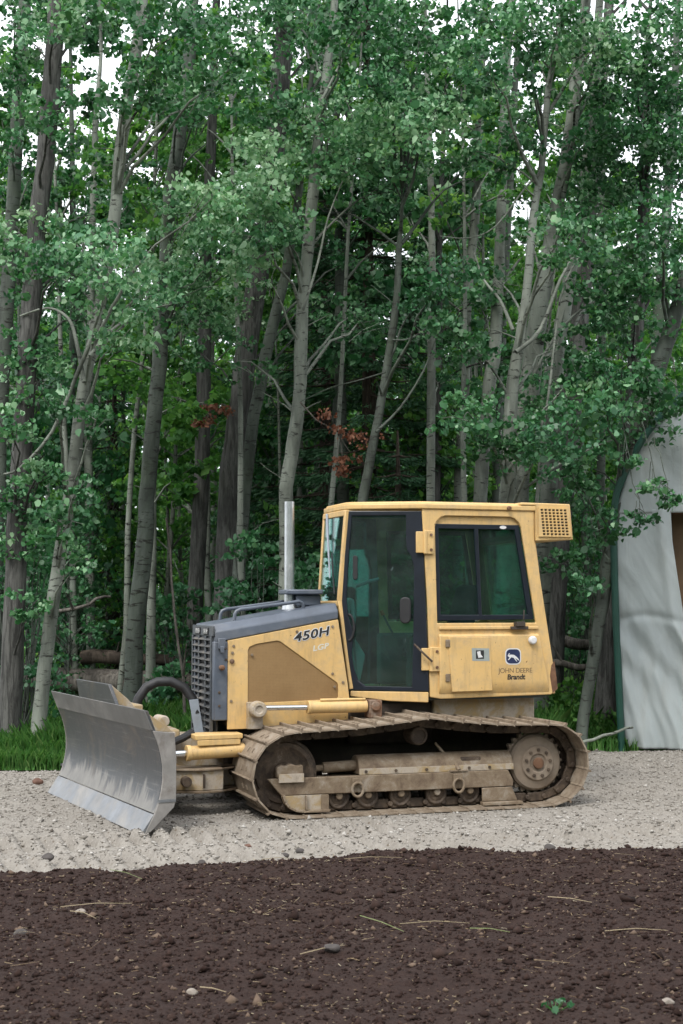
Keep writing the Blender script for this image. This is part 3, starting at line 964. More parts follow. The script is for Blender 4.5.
# grille
b = MB()
b.box(1.600, 1.618, -0.43, 0.43, 1.545, 1.640)
for y in (-0.415, -0.138, 0.138, 0.36): b.box(1.600, 1.625, y - 0.022, y + 0.022, 0.62, 1.545)
b.box(1.600, 1.625, -0.43, 0.43, 0.58, 0.64)
gr = b.build('grille', flat_mat('grille_paint', (0.05, 0.058, 0.068), 0.45, 0, 0.3, 6, 0.05, (0.2, 0.19, 0.17), (0.5, 0.9)), DZ, 0.005)
MB().box(1.555, 1.570, -0.38, 0.36, 0.62, 1.545).build('radiator_core', M['black'], gr)
b = MB()
rot = Matrix.Rotation(R(35), 3, 'Y')
for i in range(15):
    z = 0.675 + i * 0.0605
    b.box(1.585, 1.635, -0.40, 0.345, z - 0.003, z + 0.003, rot)
b.build('grille_slat', flat_mat('slat_paint', (0.06, 0.064, 0.07), 0.5, 0, 0.3, 8, 0.05, (0.25, 0.22, 0.18), (0.45, 0.8)), gr)
gr.children[-1]['kind'] = 'thing'
for y in (0.17, -0.17):
    b = MB(); b.box(1.616, 1.628, y - 0.095, y + 0.095, 1.556, 1.622); l = b.build('headlight', BK, DZ, 0.005)
    b = MB(); b.box(1.6285, 1.632, y - 0.08, y - 0.01, 1.566, 1.612); b.box(1.6285, 1.632, y + 0.01, y + 0.08, 1.566, 1.612); b.build('lens', M['lamp'], l, 0.002)

# handrails
def zhood(x): return 1.652 + (1.60 - x) * (0.194 / 1.16)
for y in (0.32, -0.24):
    x0, x1 = 1.395, 0.745
    pp = [(x0, y, zhood(x0) - 0.01), (x0 - 0.004, y, zhood(x0) + 0.055), (x0 - 0.02, y, zhood(x0) + 0.085), (x0 - 0.06, y, zhood(x0 - .06) + 0.092)]
    for i in range(1, 8):
        x = x0 - 0.06 + (x1 + 0.06 - x0 + 0.06) * i / 8
        pp.append((x, y, zhood(x) + 0.090 - 0.02 * i / 8))
    pp += [(x1 + 0.04, y, zhood(x1) + 0.065), (x1 + 0.012, y, zhood(x1) + 0.05), (x1, y, zhood(x1) + 0.02), (x1, y, zhood(x1) - 0.01)]
    MB().tube(pp, 0.0165, 10).build('handrail', M['dark_blue'], DZ)
b = MB(); b.tube([(0.788, 0, 1.76), (0.787, 0, 1.86), (0.787, 0, 2.80)], [0.048, 0.047, 0.046], 24, False)
b.tube([(0.787, 0, 2.795), (0.787, 0, 1.9)], 0.042, 24, False)
ex = b.build('exhaust_stack', M['galv'], DZ)
MB().lathe([(0, 0)], 0, 0, 3) if False else None
b = MB(); b.tube([(0.787, 0, 1.78), (0.787, 0, 1.845)], [0.075, 0.062], 20); b.build('exhaust_collar', M['galv'], ex, 0.004)
b = MB(); b.slab([(0.84, 0.10), (0.50, 0.16), (0.46, -0.28), (0.84, -0.20)], 1.925, 1.972); b.box(0.50, 0.74, -0.20, 0.08, 1.82, 1.925)
b.build('air_intake', M['dark_blue'], DZ, 0.012)

# --- cab
cabp = MB()
hx = 0.68
for s in (1, -1):
    # front pillars follow the kinked door edge
    cabp.beam((0.322, 0.330 * s, 2.71), (0.385, 0.305 * s, 1.86), 0.05, 0.05)
    cabp.beam((0.385, 0.305 * s, 1.87), (0.292, 0.352 * s, 1.05), 0.05, 0.05)
    # sill below the door
    cabp.loft([(0.290, 0.330 * s, 0.985), (-0.02, 0.485 * s, 0.945), (-0.345, 0.650 * s, 0.935), (-0.345, 0.690 * s, 0.935), (-0.02, 0.530 * s, 0.945), (0.305, 0.365 * s, 0.985)],
              [(0.290, 0.330 * s, 1.036), (-0.02, 0.485 * s, 1.034), (-0.345, 0.650 * s, 1.032), (-0.345, 0.690 * s, 1.032), (-0.02, 0.530 * s, 1.034), (0.305, 0.365 * s, 1.036)])
    # rail over the door
    cabp.beam((0.315, 0.335 * s, 2.705), (-0.33, 0.650 * s, 2.705), 0.03, 0.03, (0, 0, 1))
cabp.box(0.315, 0.355, -0.33, 0.33, 2.655, 2.712)
cabp.box(0.365, 0.405, -0.31, 0.31, 1.815, 1.866)
cabp.build('cab_frame', Y_, DZ, 0.008)

WALL = [(-0.29, 2.712), (-0.34, 1.86), (-0.362, 0.985), (-0.470, 0.965), (-1.585, 0.985), (-1.648, 1.035), (-1.425, 2.44), (-1.425, 2.712)]
HOLE = [(-0.438, 1.660), (-0.418, 2.55), (-0.435, 2.600), (-0.480, 2.640), (-0.53, 2.655), (-1.175, 2.655), (-1.225, 2.640), (-1.268, 2.600), (-1.290, 2.55), (-1.436, 1.660)]
WIN = [(-0.443, 1.683), (-0.420, 2.578), (-1.273, 2.579), (-1.420, 1.691)]
def lin(a, b_, t): return (a[0] + (b_[0] - a[0]) * t, a[1] + (b_[1] - a[1]) * t)
for s in (1, -1):
    plate('cab_side_wall', Y_, DZ, WALL, [HOLE], (0, 0.665 * s, 0), (1, 0, 0), (0, 0, 1), 0.03, 0.008)
    b = MB(); b.prism([(-0.40, 2.575), (-0.40, 2.69), (-1.31, 2.69), (-1.31, 2.575)], *sorted((0.632 * s, 0.648 * s))); b.build('window_header', Y_, DZ)
    # side window: black frame with sliding divider
    w1 = [(-0.478, 1.735), (-0.458, 2.535), (-0.820, 2.535), (-0.858, 1.735)]
    w2 = [(-0.892, 1.735), (-0.858, 2.535), (-1.232, 2.535), (-1.362, 1.735)]
    wo_ = plate('side_window', GK, DZ, WIN, [w1, w2], (0, 0.648 * s, 0), (1, 0, 0), (0, 0, 1), 0.030, 0.004)
    for k, (w, yy) in enumerate(((w1, 0.644), (w2, 0.637))):
        b = MB(); b.prism([(x * 1.0, z) for x, z in w], *sorted((yy * s, (yy - 0.005) * s))); b.build('window_pane', M['glass_dark'], wo_, smooth=False)
    if s > 0:
        b = MB(); b.prism([(-1.11 + 0.035 * math.cos(a), 2.555 + 0.016 * math.sin(a)) for a in np.linspace(0, 6.1, 14)], 0.6635, 0.666); b.build('window_sticker', M['white'], wo_)
    # lower body panel, proud of the wall, with rounded foot
    foot = [(0.682, 1.560), (0.712, 1.548), (0.714, 1.12), (0.706, 1.06), (0.682, 1.012), (0.64, 0.990), (0.64, 1.560)]
    def fx(z): return -1.452 - (1.56 - z) * 0.205
    b = MB(); b.loft([(-0.448, y * s, z) for y, z in foot], [(fx(z), y * s, z) for y, z in foot])
    lp = b.build('lower_panel', Y_, DZ, 0.012, 3)
    k0 = len(bpy.data.objects)
    if s > 0:
        hd = MB(); hd.prism([(-0.530, 1.535), (-0.947, 1.530), (-0.968, 1.035), (-0.562, 1.030)], 0.7105, 0.7215); hd = hd.build('hatch', Y_, lp, 0.004)
        for z in (1.475, 1.16):
            b = MB(); b.box(-0.545, -0.500, 0.714, 0.727, z - 0.035, z + 0.035); b.build('hatch_hinge', TR, lp, 0.004)
        pk = MB(); pk.prism([(-0.760, 1.430), (-0.935, 1.425), (-0.938, 1.308), (-0.765, 1.312)], 0.7217, 0.7227); pk = pk.build('warning_sticker', flat_mat('sticker_grey', (0.36, 0.40, 0.38), 0.5, 0, 0.1, 30), lp)
        b = MB(); b.box(-0.882, -0.802, 0.7228, 0.7236, 1.330, 1.408); b.build('sticker_panel', M['decal_black'], pk)
        b = MB(); b.prism([(-0.825, 1.340), (-0.812, 1.395), (-0.845, 1.402), (-0.85, 1.37), (-0.872, 1.345)], 0.7237, 0.7242); b.build('sticker_mark', M['white'], pk)
        # leaping deer badge
        bw = MB(); bw.prism(rounded(-1.262, -1.100, 1.272, 1.424, 0.045), 0.7142, 0.7152); bd = bw.build('badge', M['white'], lp)
        b = MB(); b.prism(rounded(-1.252, -1.110, 1.282, 1.414, 0.040), 0.7154, 0.7162); b.build('badge_field', M['decal_blue'], bd)
        deer = [(-1.128, 1.362), (-1.140, 1.380), (-1.147, 1.376), (-1.137, 1.356), (-1.155, 1.366), (-1.190, 1.362), (-1.215, 1.345), (-1.240, 1.318), (-1.243, 1.305),
                (-1.212, 1.327), (-1.200, 1.330), (-1.222, 1.302), (-1.214, 1.300), (-1.185, 1.335), (-1.160, 1.340), (-1.140, 1.318), (-1.124, 1.313), (-1.145, 1.338), (-1.124, 1.352)]
        b = MB(); b.prism(deer, 0.7164, 0.7170); b.build('badge_deer', M['white'], bd)
        text('maker_lettering', 'JOHN DEERE', 0.064, M['decal_brown'], lp, (-1.032, 0.7145, 1.196), 0.0, -0.0005, 0.0006, 0.0, 0.93)
        text('dealer_lettering', 'Brandt', 0.068, M['decal_black'], lp, (-1.118, 0.7145, 1.135), 0.1, 0.002, 0.0006, 0.0, 0.98)
        b = MB(); b.lathe([(0.038, 0.712), (0.040, 0.742), (0.030, 0.758), (0, 0.760)], -1.374, 1.498, 20); b.build('filler_cap', M['white'], lp, 0.004)
        b = MB(); b.prism([(-0.45, 1.60), (-0.452, 1.628), (-1.45, 1.628), (-1.452, 1.600)], 0.680, 0.700); b.build('drip_ledge', Y_, DZ, 0.006)
        b = MB(); b.box(-1.33, -1.16, 0.70, 0.74, 1.598, 1.628); b.box(-1.29, -1.20, 0.69, 0.76, 1.628, 1.672)
        b.tube([(-1.28, 0.735, 1.66), (-1.285, 0.74, 1.78)], 0.007, 6)
        b.build('work_light', flat_mat('brown_lamp_housing', (0.06, 0.045, 0.035), 0.6, 0, 0.3, 10), DZ, 0.008)
        b = MB(); b.prism([(-1.622, 1.30), (-1.655, 1.04), (-1.60, 1.00), (-1.575, 1.16), (-1.59, 1.26)], 0.6805, 0.6815); b.build('scraped_patch', M['rust'], DZ)
b = MB()
b.beam((-1.415, 0, 2.70), (-1.625, 0, 1.05), 1.30, 0.02)
# rear wall lower half + frame around rear window
rw = MB()
rw.beam((-1.53, 0, 1.70), (-1.63, 0, 0.99), 1.30, 0.03)
for s in (1, -1): rw.beam((-1.405, s * 0.60, 2.70), (-1.53, s * 0.60, 1.70), 0.10, 0.03)
rw.beam((-1.405, 0, 2.71), (-1.42, 0, 2.58), 1.10, 0.03)
rw.build('cab_rear_wall', Y_, DZ, 0.006)
b = MB(); b.beam((-1.42, 0, 2.58), (-1.53, 0, 1.70), 1.10, 0.006); b.build('rear_glass', M['glass_dark'], DZ, smooth=False)
b = MB(); b.loft([(0.336, 0.305, 2.655), (0.342, 0.305, 2.655), (0.342, -0.305, 2.655), (0.336, -0.305, 2.655)], [(0.392, 0.282, 1.866), (0.398, 0.282, 1.866), (0.398, -0.282, 1.866), (0.392, -0.282, 1.866)])
ws = b.build('windshield', M['glass_dark'], DZ, smooth=False)
b = MB(); b.tube([(0.365, -0.16, 2.70), (0.375, -0.10, 2.45), (0.395, 0.02, 2.15), (0.400, 0.04, 2.08)], [0.014, 0.012, 0.009, 0.008], 8); b.build('wiper_arm', M['grey_paint'], ws)
b = MB(); b.tube([(0.388, 0.06, 2.32), (0.396, 0.13, 2.10), (0.404, 0.20, 1.93)], 0.008, 6); b.build('wiper_blade', BK, ws)
b = MB()
b.beam((-1.42, 0, 0.99), (0.28, 0, 0.99), 0.62, 0.05); b.box(-1.55, -0.35, -0.63, 0.63, 0.955, 1.0)
b.build('cab_floor', M['liner'], DZ)
# roof and air unit
b = MB()
ro = [(0.350, 0.31), (0.300, 0.385), (-0.28, 0.695), (-1.44, 0.695), (-1.44, -0.695), (-0.28, -0.695), (0.300, -0.385), (0.350, -0.31)]
ri = [(x * 0.985 - 0.01, y * 0.96) for x, y in ro]
b.loft([(x, y, 2.713) for x, y in ro], [(x, y, 2.762) for x, y in ro], True)
b.loft([(x, y, 2.7625) for x, y in ri], [(x * 0.97, y * 0.95, 2.785) for x, y in ri], True)
b.build('roof', Y_, DZ, 0.010, 3)
b = MB()
b.prism([(-1.28, 2.792), (-1.793, 2.786), (-1.823, 2.446), (-1.432, 2.430), (-1.432, 2.764), (-1.28, 2.764)], -0.70, 0.70)
au = b.build('air_unit', Y_, DZ, 0.010, 3)
cells = []
for i in range(7):
    for j in range(9):
        x0 = -1.475 - i * 0.0405; z0 = 2.487 + j * 0.0285
        sh = -0.028 * (2.72 - z0) / 0.28
        cells.append([(x0 + sh, z0), (x0 - 0.028 + sh, z0), (x0 - 0.028 + sh, z0 + 0.018), (x0 + sh, z0 + 0.018)])
plate('vent_panel', Y_, au, [(-1.455, 2.745), (-1.775, 2.745), (-1.80, 2.472), (-1.455, 2.472)], cells, (0, 0.7085, 0), (1, 0, 0), (0, 0, 1), 0.014)
b = MB(); b.prism([(-1.465, 2.738), (-1.768, 2.738), (-1.79, 2.48), (-1.465, 2.48)], 0.7003, 0.7013); b.build('vent_back', BK, au)
b = MB(); b.tube([(-1.157, 0.69, 2.735), (-1.157, 0.715, 2.735), (-1.160, 0.722, 2.75)], [0.022, 0.022, 0.012], 8); b.build('roof_bolt', M['rust'], DZ)

# doors
OUT = [(0.739, 2.700), (0.778, 2.28), (0.805, 1.855), (0.760, 1.40), (0.696, 1.043), (-0.002, 1.041), (0.012, 1.5), (0.057, 2.693)]
HOL = [(0.708, 2.655), (0.742, 2.244), (0.760, 1.873), (0.746, 1.735), (0.702, 1.596), (0.702, 1.485), (0.714, 1.365), (0.691, 1.246), (0.655, 1.136), (0.581, 1.080),
       (0.154, 1.076), (0.140, 1.506), (0.132, 2.057), (0.132, 2.185), (0.159, 2.277), (0.196, 2.333), (0.205, 2.425), (0.204, 2.655)]
for s in (1, -1):
    A = Vector((-0.35, 0.68 * s, 0)); U = Vector((0.8920, -0.4520 * s, 0)); Vv = Vector((0, 0, 1))
    dn = U.cross(Vv) * (-1 if s > 0 else 1)
    if dn.y * s < 0: dn = -dn
    d = plate('cab_door', GK, DZ, OUT, [HOL], A, U, Vv, 0.036, 0.006)
    b = MB(); q0 = [A + U * u + Vv * v - dn * 0.003 for u, v in HOL]; b.loft(q0, [p + dn * 0.006 for p in q0]); b.build('door_glass', M['glass'], d, smooth=False)
    if s > 0:
        def onD(u, v, o): return A + U * u + Vv * v + dn * o
        b = MB(); q = rounded(0.160, 0.262, 1.655, 1.900, 0.045)
        b.loft([onD(u, v, 0.006) for u, v in q], [onD(u, v, 0.045) for u, v in q]); b.build('door_handle', BK, d, 0.012)
        b = MB(); q = rounded(0.655, 0.700, 2.06, 2.285, 0.02)
        b.loft([onD(u, v, 0.005) for u, v in q], [onD(u, v, 0.03) for u, v in q]); b.build('door_latch', BK, d, 0.006)
        b = MB(); q = [onD(0.74 + 0.05 * math.cos(R(a)), 1.62 + 0.12 * math.sin(R(a)), 0.021) for a in range(90, 271, 20)]
        b.tube(q, 0.012, 8); b.build('door_pull', BK, d)
    for (x0, x1, z0, z1) in ((-0.228, -0.398, 2.295, 2.512), (-0.278, -0.452, 1.218, 1.442)):
        b = MB()
        b.box(x1, (x0 + x1) / 2 - 0.004, *sorted((0.681 * s, 0.705 * s)), z0, z1)
        b.box((x0 + x1) / 2 + 0.004, x0, *sorted((0.672 * s, 0.700 * s)), z0 + 0.01, z1 - 0.01)
        b.tube([((x0 + x1) / 2, 0.703 * s, z0), ((x0 + x1) / 2, 0.703 * s, z1)], 0.018, 10)
        hg = b.build('hinge', Y_, d, 0.006)
        b = MB()
        for zz in (z0 + 0.04, z1 - 0.04): b.lathe([(0.014, 0.705 * s), (0.014, 0.716 * s), (0, 0.717 * s)], x1 + 0.03, zz, 6)
        b.build('hinge_bolt', M['rust'], hg)
    if s > 0:
        b = MB(); b.tube([(-0.20, 0.70, 1.47), (-0.26, 0.745, 1.40), (-0.36, 0.745, 1.31)], 0.010, 8); b.build('door_stay', TD, d)

# cab interior
b = MB()
b.box(-0.95, -0.42, -0.26, 0.26, 1.28, 1.42); b.box(-0.80, -0.50, -0.2, 0.2, 1.0, 1.28)
b.loft([(-0.95, -0.26, 1.40), (-0.82, -0.26, 1.40), (-0.82, 0.26, 1.40), (-0.95, 0.26, 1.40)], [(-1.10, -0.22, 2.02), (-0.99, -0.22, 2.02), (-0.99, 0.22, 2.02), (-1.10, 0.22, 2.02)])
b.build('operator_seat', M['seat'], DZ, 0.05, 3)
b = MB(); b.box(-0.85, -0.25, 0.33, 0.50, 1.05, 1.55); b.box(-0.85, -0.25, -0.50, -0.33, 1.05, 1.55); b.build('armrest_console', M['liner'], DZ, 0.03)
b = MB()
b.prism([(0.235, 1.07), (0.255, 1.30), (0.24, 1.50), (0.26, 1.62), (0.33, 1.84), (0.28, 1.90), (0.22, 1.88), (0.20, 1.70), (0.235, 1.55), (0.11, 1.36), (0.17, 1.07)], 0.06, 0.25)
b.build('dashboard', M['dash'], DZ, 0.02)
b = MB(); b.tube([(-0.12, 0.42, 1.52), (-0.04, 0.42, 1.66), (0.0, 0.42, 1.74)], 0.010, 8); lv = b.build('control_lever', M['liner'], DZ)
b = MB(); b.tube([(0.0, 0.42, 1.735), (0.018, 0.42, 1.775)], [0.02, 0.016], 10); b.build('lever_knob', M['orange'], lv)
b = MB(); b.box(-1.38, 0.27, -0.33, 0.33, 2.685, 2.708); b.build('headliner', M['liner'], DZ)
b = MB(); b.tube([(0.22, 0.28, 2.00), (0.10, 0.33, 2.05), (0.02, 0.36, 2.07)], 0.016, 8); b.build('grab_bar', M['grey_paint'], DZ)

# --- blade lift cylinder beside the hood
b = MB(); b.tube([(0.755, 0.56, 0.908), (0.215, 0.56, 0.908)], 0.056, 20); b.tube([(0.775, 0.56, 0.908), (0.745, 0.56, 0.908)], 0.062, 20)
b.tube([(0.66, 0.58, 0.972), (0.23, 0.58, 0.972)], 0.014, 8)
lc = b.build('lift_cylinder', Y_, DZ, 0.004)
MB().tube([(1.22, 0.56, 0.912), (0.76, 0.56, 0.908)], 0.024, 14).build('piston_rod', M['chrome'], lc)
b = MB(); b.lathe([(0.070, 0.50), (0.074, 0.52), (0.074, 0.60), (0.066, 0.615), (0.035, 0.617), (0.032, 0.605), (0, 0.605)], 1.235, 0.90, 24); b.box(1.17, 1.31, 0.43, 0.50, 0.72, 0.96)
b.build('cylinder_eye', YD, lc, 0.006)
b = MB(); b.box(0.085, 0.205, 0.47, 0.63, 0.80, 0.965); b.lathe([(0.045, 0.63), (0.045, 0.655), (0, 0.657)], 0.15, 0.91, 14); b.build('cylinder_mount', M['rust'], lc, 0.01)

# --- C-frame, angle cylinder, hoses
b = MB()
plan = [(0.75, 0.30), (1.53, 0.34), (1.56, 0.62), (1.75, 0.66), (2.00, 0.56), (2.15, 0.30), (2.20, 0.0), (2.15, -0.30), (2.00, -0.56), (1.75, -0.66), (1.56, -0.62), (1.53, -0.34), (0.75, -0.30)]
inn = [(x - 0.13 * (1 if 1.7 < x else 0.2), y * 0.82) for x, y in plan]
for i in range(len(plan) - 1):
    q = [plan[i], plan[i + 1], inn[i + 1], inn[i]]
    b.slab(q, 0.215, 0.385)
cf = b.build('push_frame', YD, DZ, 0.006)
b = MB()
out2 = [(x + 0.02, y * 1.04) for x, y in plan]; in2 = [(x - 0.18, y * 0.75) for x, y in plan]
for i in range(len(plan) - 1):
    for z0, z1 in ((0.193, 0.214), (0.386, 0.405)): b.slab([out2[i], out2[i + 1], in2[i + 1], in2[i]], z0, z1)
b.build('frame_flange', TR, cf, 0.004)
b = MB(); b.lathe([(0.045, 0.62), (0.045, 0.70), (0, 0.70)], 1.90, 0.30, 14); b.build('frame_pin', TD, cf, 0.004)
b = MB(); b.box(1.735, 1.75, 0.645, 0.69, 0.24, 0.36); b.build('frame_rib', TD, cf, 0.004)
b = MB(); b.tube([(1.86, 0.60, 0.538), (1.36, 0.54, 0.548)], 0.062, 20); b.tube([(1.89, 0.603, 0.538), (1.85, 0.60, 0.538)], 0.070, 20)
ac = b.build('angle_cylinder', Y_, DZ, 0.005)
MB().tube([(2.16, 0.64, 0.53), (1.88, 0.60, 0.538)], 0.030, 14).build('piston_rod', M['chrome'], ac)
b = MB(); b.slab([(1.82, 0.66), (1.38, 0.60), (1.38, 0.36), (1.82, 0.36)], 0.652, 0.695); b.slab([(1.80, 0.655), (1.40, 0.598), (1.40, 0.585), (1.80, 0.642)], 0.600, 0.6515)
b.build('cylinder_cover', Y_, DZ, 0.008)
b = MB(); b.box(1.42, 2.05, -0.16, 0.16, 0.36, 0.66); b.box(1.88, 2.10, -0.10, 0.30, 0.60, 0.72); b.build('blade_mount', YD, DZ, 0.02)
b = MB(); b.tube([(2.14, 0.60, 0.60), (2.02, 0.56, 0.625), (1.90, 0.50, 0.66), (1.80, 0.42, 0.70)], 0.034, 10); b.build('hydraulic_hose', BK, DZ)
hp = []
ctl = [(2.24, -0.02, 0.86), (2.20, -0.02, 0.98), (2.13, -0.02, 1.08), (2.03, -0.01, 1.128), (1.91, 0.0, 1.130), (1.79, 0.02, 1.075), (1.715, 0.05, 0.97), (1.68, 0.07, 0.84)]
b = MB(); b.tube(ctl, 0.044, 12); b.build('hydraulic_hose', BK, DZ)
for i in range(3):
    b = MB(); b.tube([(p[0] + 0.012 * math.sin(i * 2 + k), p[1] - 0.05 - 0.03 * i, p[2] - 0.01 * i) for k, p in enumerate(ctl)], 0.017, 8); b.build('hydraulic_hose', BK, DZ)
b = MB(); b.prism([(1.76, 0.965), (1.677, 0.973), (1.619, 0.646), (1.702, 0.639)], 0.10, 0.108)
b.build('hose_bracket', M['grey_paint'], DZ, 0.002)

# --- blade (own frame: x forward, y along the blade from its far end to its near end, z up)
BW = 2.90
BL = MB()
face = [(0.012, 0.0), (-0.098, 0.160), (-0.128, 0.235), (-0.152, 0.33), (-0.166, 0.43), (-0.163, 0.54), (-0.145, 0.64), (-0.118, 0.73), (-0.078, 0.821), (-0.012, 0.982)]
back = [(x - 0.035, z) for x, z in face[1:]]
back = [(-0.05, 0.03)] + back
ol = face[1:] + back[::-1][:-1]
BL.loft([(x, -BW, z) for x, z in ol], [(x, 0, z) for x, z in ol])
blade = BL.build('blade', M['blade'], DZ, 0.006, 2, True, 40)
b = MB(); b.loft([(0.014, -BW - 0.01, 0.0), (-0.092, -BW - 0.01, 0.158), (-0.118, -BW - 0.01, 0.150), (-0.012, -BW - 0.01, -0.006)],
                 [(0.014, 0.012, 0.0), (-0.092, 0.012, 0.158), (-0.118, 0.012, 0.150), (-0.012, 0.012, -0.006)])
b.build('cutting_edge', M['edge'], blade, 0.004)
b = MB(); b.loft([(-0.072, -BW - 0.004, 0.822), (-0.006, -BW - 0.004, 0.986), (-0.016, -BW - 0.004, 0.988), (-0.09, -BW - 0.004, 0.826)], [(-0.072, 0.004, 0.822), (-0.006, 0.004, 0.986), (-0.016, 0.004, 0.988), (-0.09, 0.004, 0.826)])
b.build('top_lip', M['lip'], blade, 0.003)
side = [(-0.006, 0.985), (-0.120, 0.985 - 0.05), (-0.20, 0.885), (-0.262, 0.800), (-0.280, 0.60), (-0.280, 0.262), (-0.262, 0.205), (-0.060, 0.010), (0.0, 0.004)] + face[1:-1]
side = [(-0.262, 0.800), (-0.280, 0.60), (-0.280, 0.262), (-0.262, 0.205), (-0.070, 0.022), (-0.022, 0.010)] + [(x - 0.002, z) for x, z in face[1:-1]] 
for y0, y1 in ((0.0005, 0.026), (-BW - 0.026, -BW - 0.0005)):
    b = MB(); b.prism(side, y0, y1); ep = b.build('end_plate', M['endp'], blade, 0.004)
    b = MB(); b.box(-0.276, -0.12, max(y0, y1) if y0 > -1 else y0 - 0.006, (max(y0, y1) + 0.006) if y0 > -1 else y0, 0.250, 0.272); b.build('end_weld', M['edge'], ep)
b = MB()
for y in (-0.004, -BW + 0.004 + 0.02): b.prism([(-0.014, 0.978), (-0.085, 0.818), (-0.262, 0.802), (-0.20, 0.86)], y - 0.018, y)
b.build('corner_gusset', M['rust_yellow'] if 'rust_yellow' in M else YD, blade, 0.003)
b = MB(); b.loft([(-0.012, -1.905, 0.983), (-0.045, -1.905, 0.983), (-0.045, -0.775, 0.983), (-0.012, -0.775, 0.983)],
                 [(0.022, -1.890, 1.150), (-0.008, -1.890, 1.150), (-0.008, -0.880, 1.150), (0.022, -0.880, 1.150)])
b.build('spill_guard', M['blade'], blade, 0.003)
b = MB()
for y in (-0.90, -1.87): b.prism([(-0.012, 1.145), (-0.046, 0.985), (-0.24, 0.930), (-0.16, 1.02)], y - 0.018, y)
b.build('guard_gusset', YD, blade, 0.003)
b = MB(); b.box(-0.36, -0.215, -2.5, -0.35, 0.25, 0.75); b.box(-0.38, -0.26, -1.75, -1.15, 0.3, 0.95); b.box(-0.30, -0.150, -BW + 0.05, -0.05, 0.76, 0.80)
b.lathe([(0.05, -0.05), (0.05, -0.22), (0, -0.22)], -0.20, 0.885, 16)
b.build('blade_rib', YD, blade, 0.012)
psi = R(25.8)
Bw = Vector((-1.5928, 11.6876, 0.0)); inv = (Matrix.Translation((0.257, 13.900, 0)) @ Matrix.Rotation(R(198), 4, 'Z')).inverted()
Nn = Vector((-math.cos(psi), -math.sin(psi), 0)); Wn = Vector((-math.sin(psi), math.cos(psi), 0))
mw = Matrix((Nn, -Wn, Vector((0, 0, 1)))).transposed().to_4x4(); mw.translation = Bw
blade.matrix_local = inv @ mw

# ------------------------------------------------------------------ foliage tools
rng = np.random.default_rng(21)
HEX = np.array([(-0.46, 0.0, 0.0), (-0.30, 0.36, 0.07), (0.10, 0.40, 0.09), (0.62, 0.0, -0.08), (0.10, -0.40, 0.09), (-0.30, -0.36, 0.07)])
KITE = np.array([(-0.5, 0.0, 0.0), (-0.05, 0.42, 0.06), (0.5, 0.0, -0.03), (-0.05, -0.42, 0.06)])


def leaf_verts(C, size, g, up=0.8, shape=HEX, droop=0.2):
    n = len(C)
    nr = g.normal(0, 1, (n, 3)); nr[:, 2] = nr[:, 2] * 0.85 + up * 0.8
    nr /= np.linalg.norm(nr, axis=1)[:, None]
    d = g.normal(0, 1, (n, 3)); d[:, 2] -= droop
    d -= nr * (d * nr).sum(1)[:, None]
    d /= np.linalg.norm(d, axis=1)[:, None]
    s = np.cross(nr, d)
    sz = (size * np.exp(g.normal(0, 0.28, n)))[:, None, None]
    L = shape[None]
    return C[:, None] + (d[:, None] * L[..., 0:1] + s[:, None] * L[..., 1:2] + nr[:, None] * L[..., 2:3]) * sz


def leaf_mesh(name, V, mat, tint, extra=None):
    """Leaves as polygons, plus optional twig quads (second material)."""
    n, k = V.shape[0], V.shape[1]
    me = np_mesh(name, V.reshape(-1, 3), np.arange(n * k), k, mat, tint)
    return me


def spray_pts(c, rx, rz, n, g):
    k = max(3, n // 22)
    a = g.uniform(0, 6.283, k); r = np.sqrt(g.random(k))
    sub = np.stack([rx * r * np.cos(a), rx * r * np.sin(a), g.uniform(-1, 1, k) * rz], -1)
    sub[:, 2] -= 0.25 * rz * (r ** 2)
    i = g.integers(0, k, n)
    P = sub[i] + g.normal(0, 1, (n, 3)) * np.array([0.10, 0.10, 0.05]) * (0.45 + 0.7 * rx)
    t = np.clip(0.42 + 0.9 * P[:, 2] / max(rz, 0.15) * 0.10 + g.normal(0, 0.20, n), 0, 1)  # tint lightens towards the spray top, painting lit clump tops
    return c + P, t


def smooth_path(pts, rad, per=3):
    out, orad = [], []
    n = len(pts)
    for i in range(n - 1):
        p0, p1, p2, p3 = pts[max(i - 1, 0)], pts[i], pts[i + 1], pts[min(i + 2, n - 1)]
        for j in range(per):
            t = j / per
            out.append(0.5 * ((2 * p1) + (p2 - p0) * t + (2 * p0 - 5 * p1 + 4 * p2 - p3) * t * t + (3 * p1 - p0 - 3 * p2 + p3) * t ** 3))
            orad.append(rad[i] + (rad[i + 1] - rad[i]) * t)
    out.append(pts[-1]); orad.append(rad[-1])
    return out, orad


prng = random.Random(5)


def limb(mb, a, b, r0, r1, sag=0.12, n=5):
    a, b = Vector(a), Vector(b)
    L = (b - a).length
    pts = []
    for i in range(n + 1):
        t = i / n
        p = a.lerp(b, t) + Vector((prng.uniform(-1, 1), prng.uniform(-1, 1), prng.uniform(-1, 1))) * L * 0.03 * (0 < i < n)
        p.z += sag * L * math.sin(math.pi * t)
        pts.append(p)
    mb.tube(pts, [r0 + (r1 - r0) * i / n for i in range(n + 1)], 5, False)


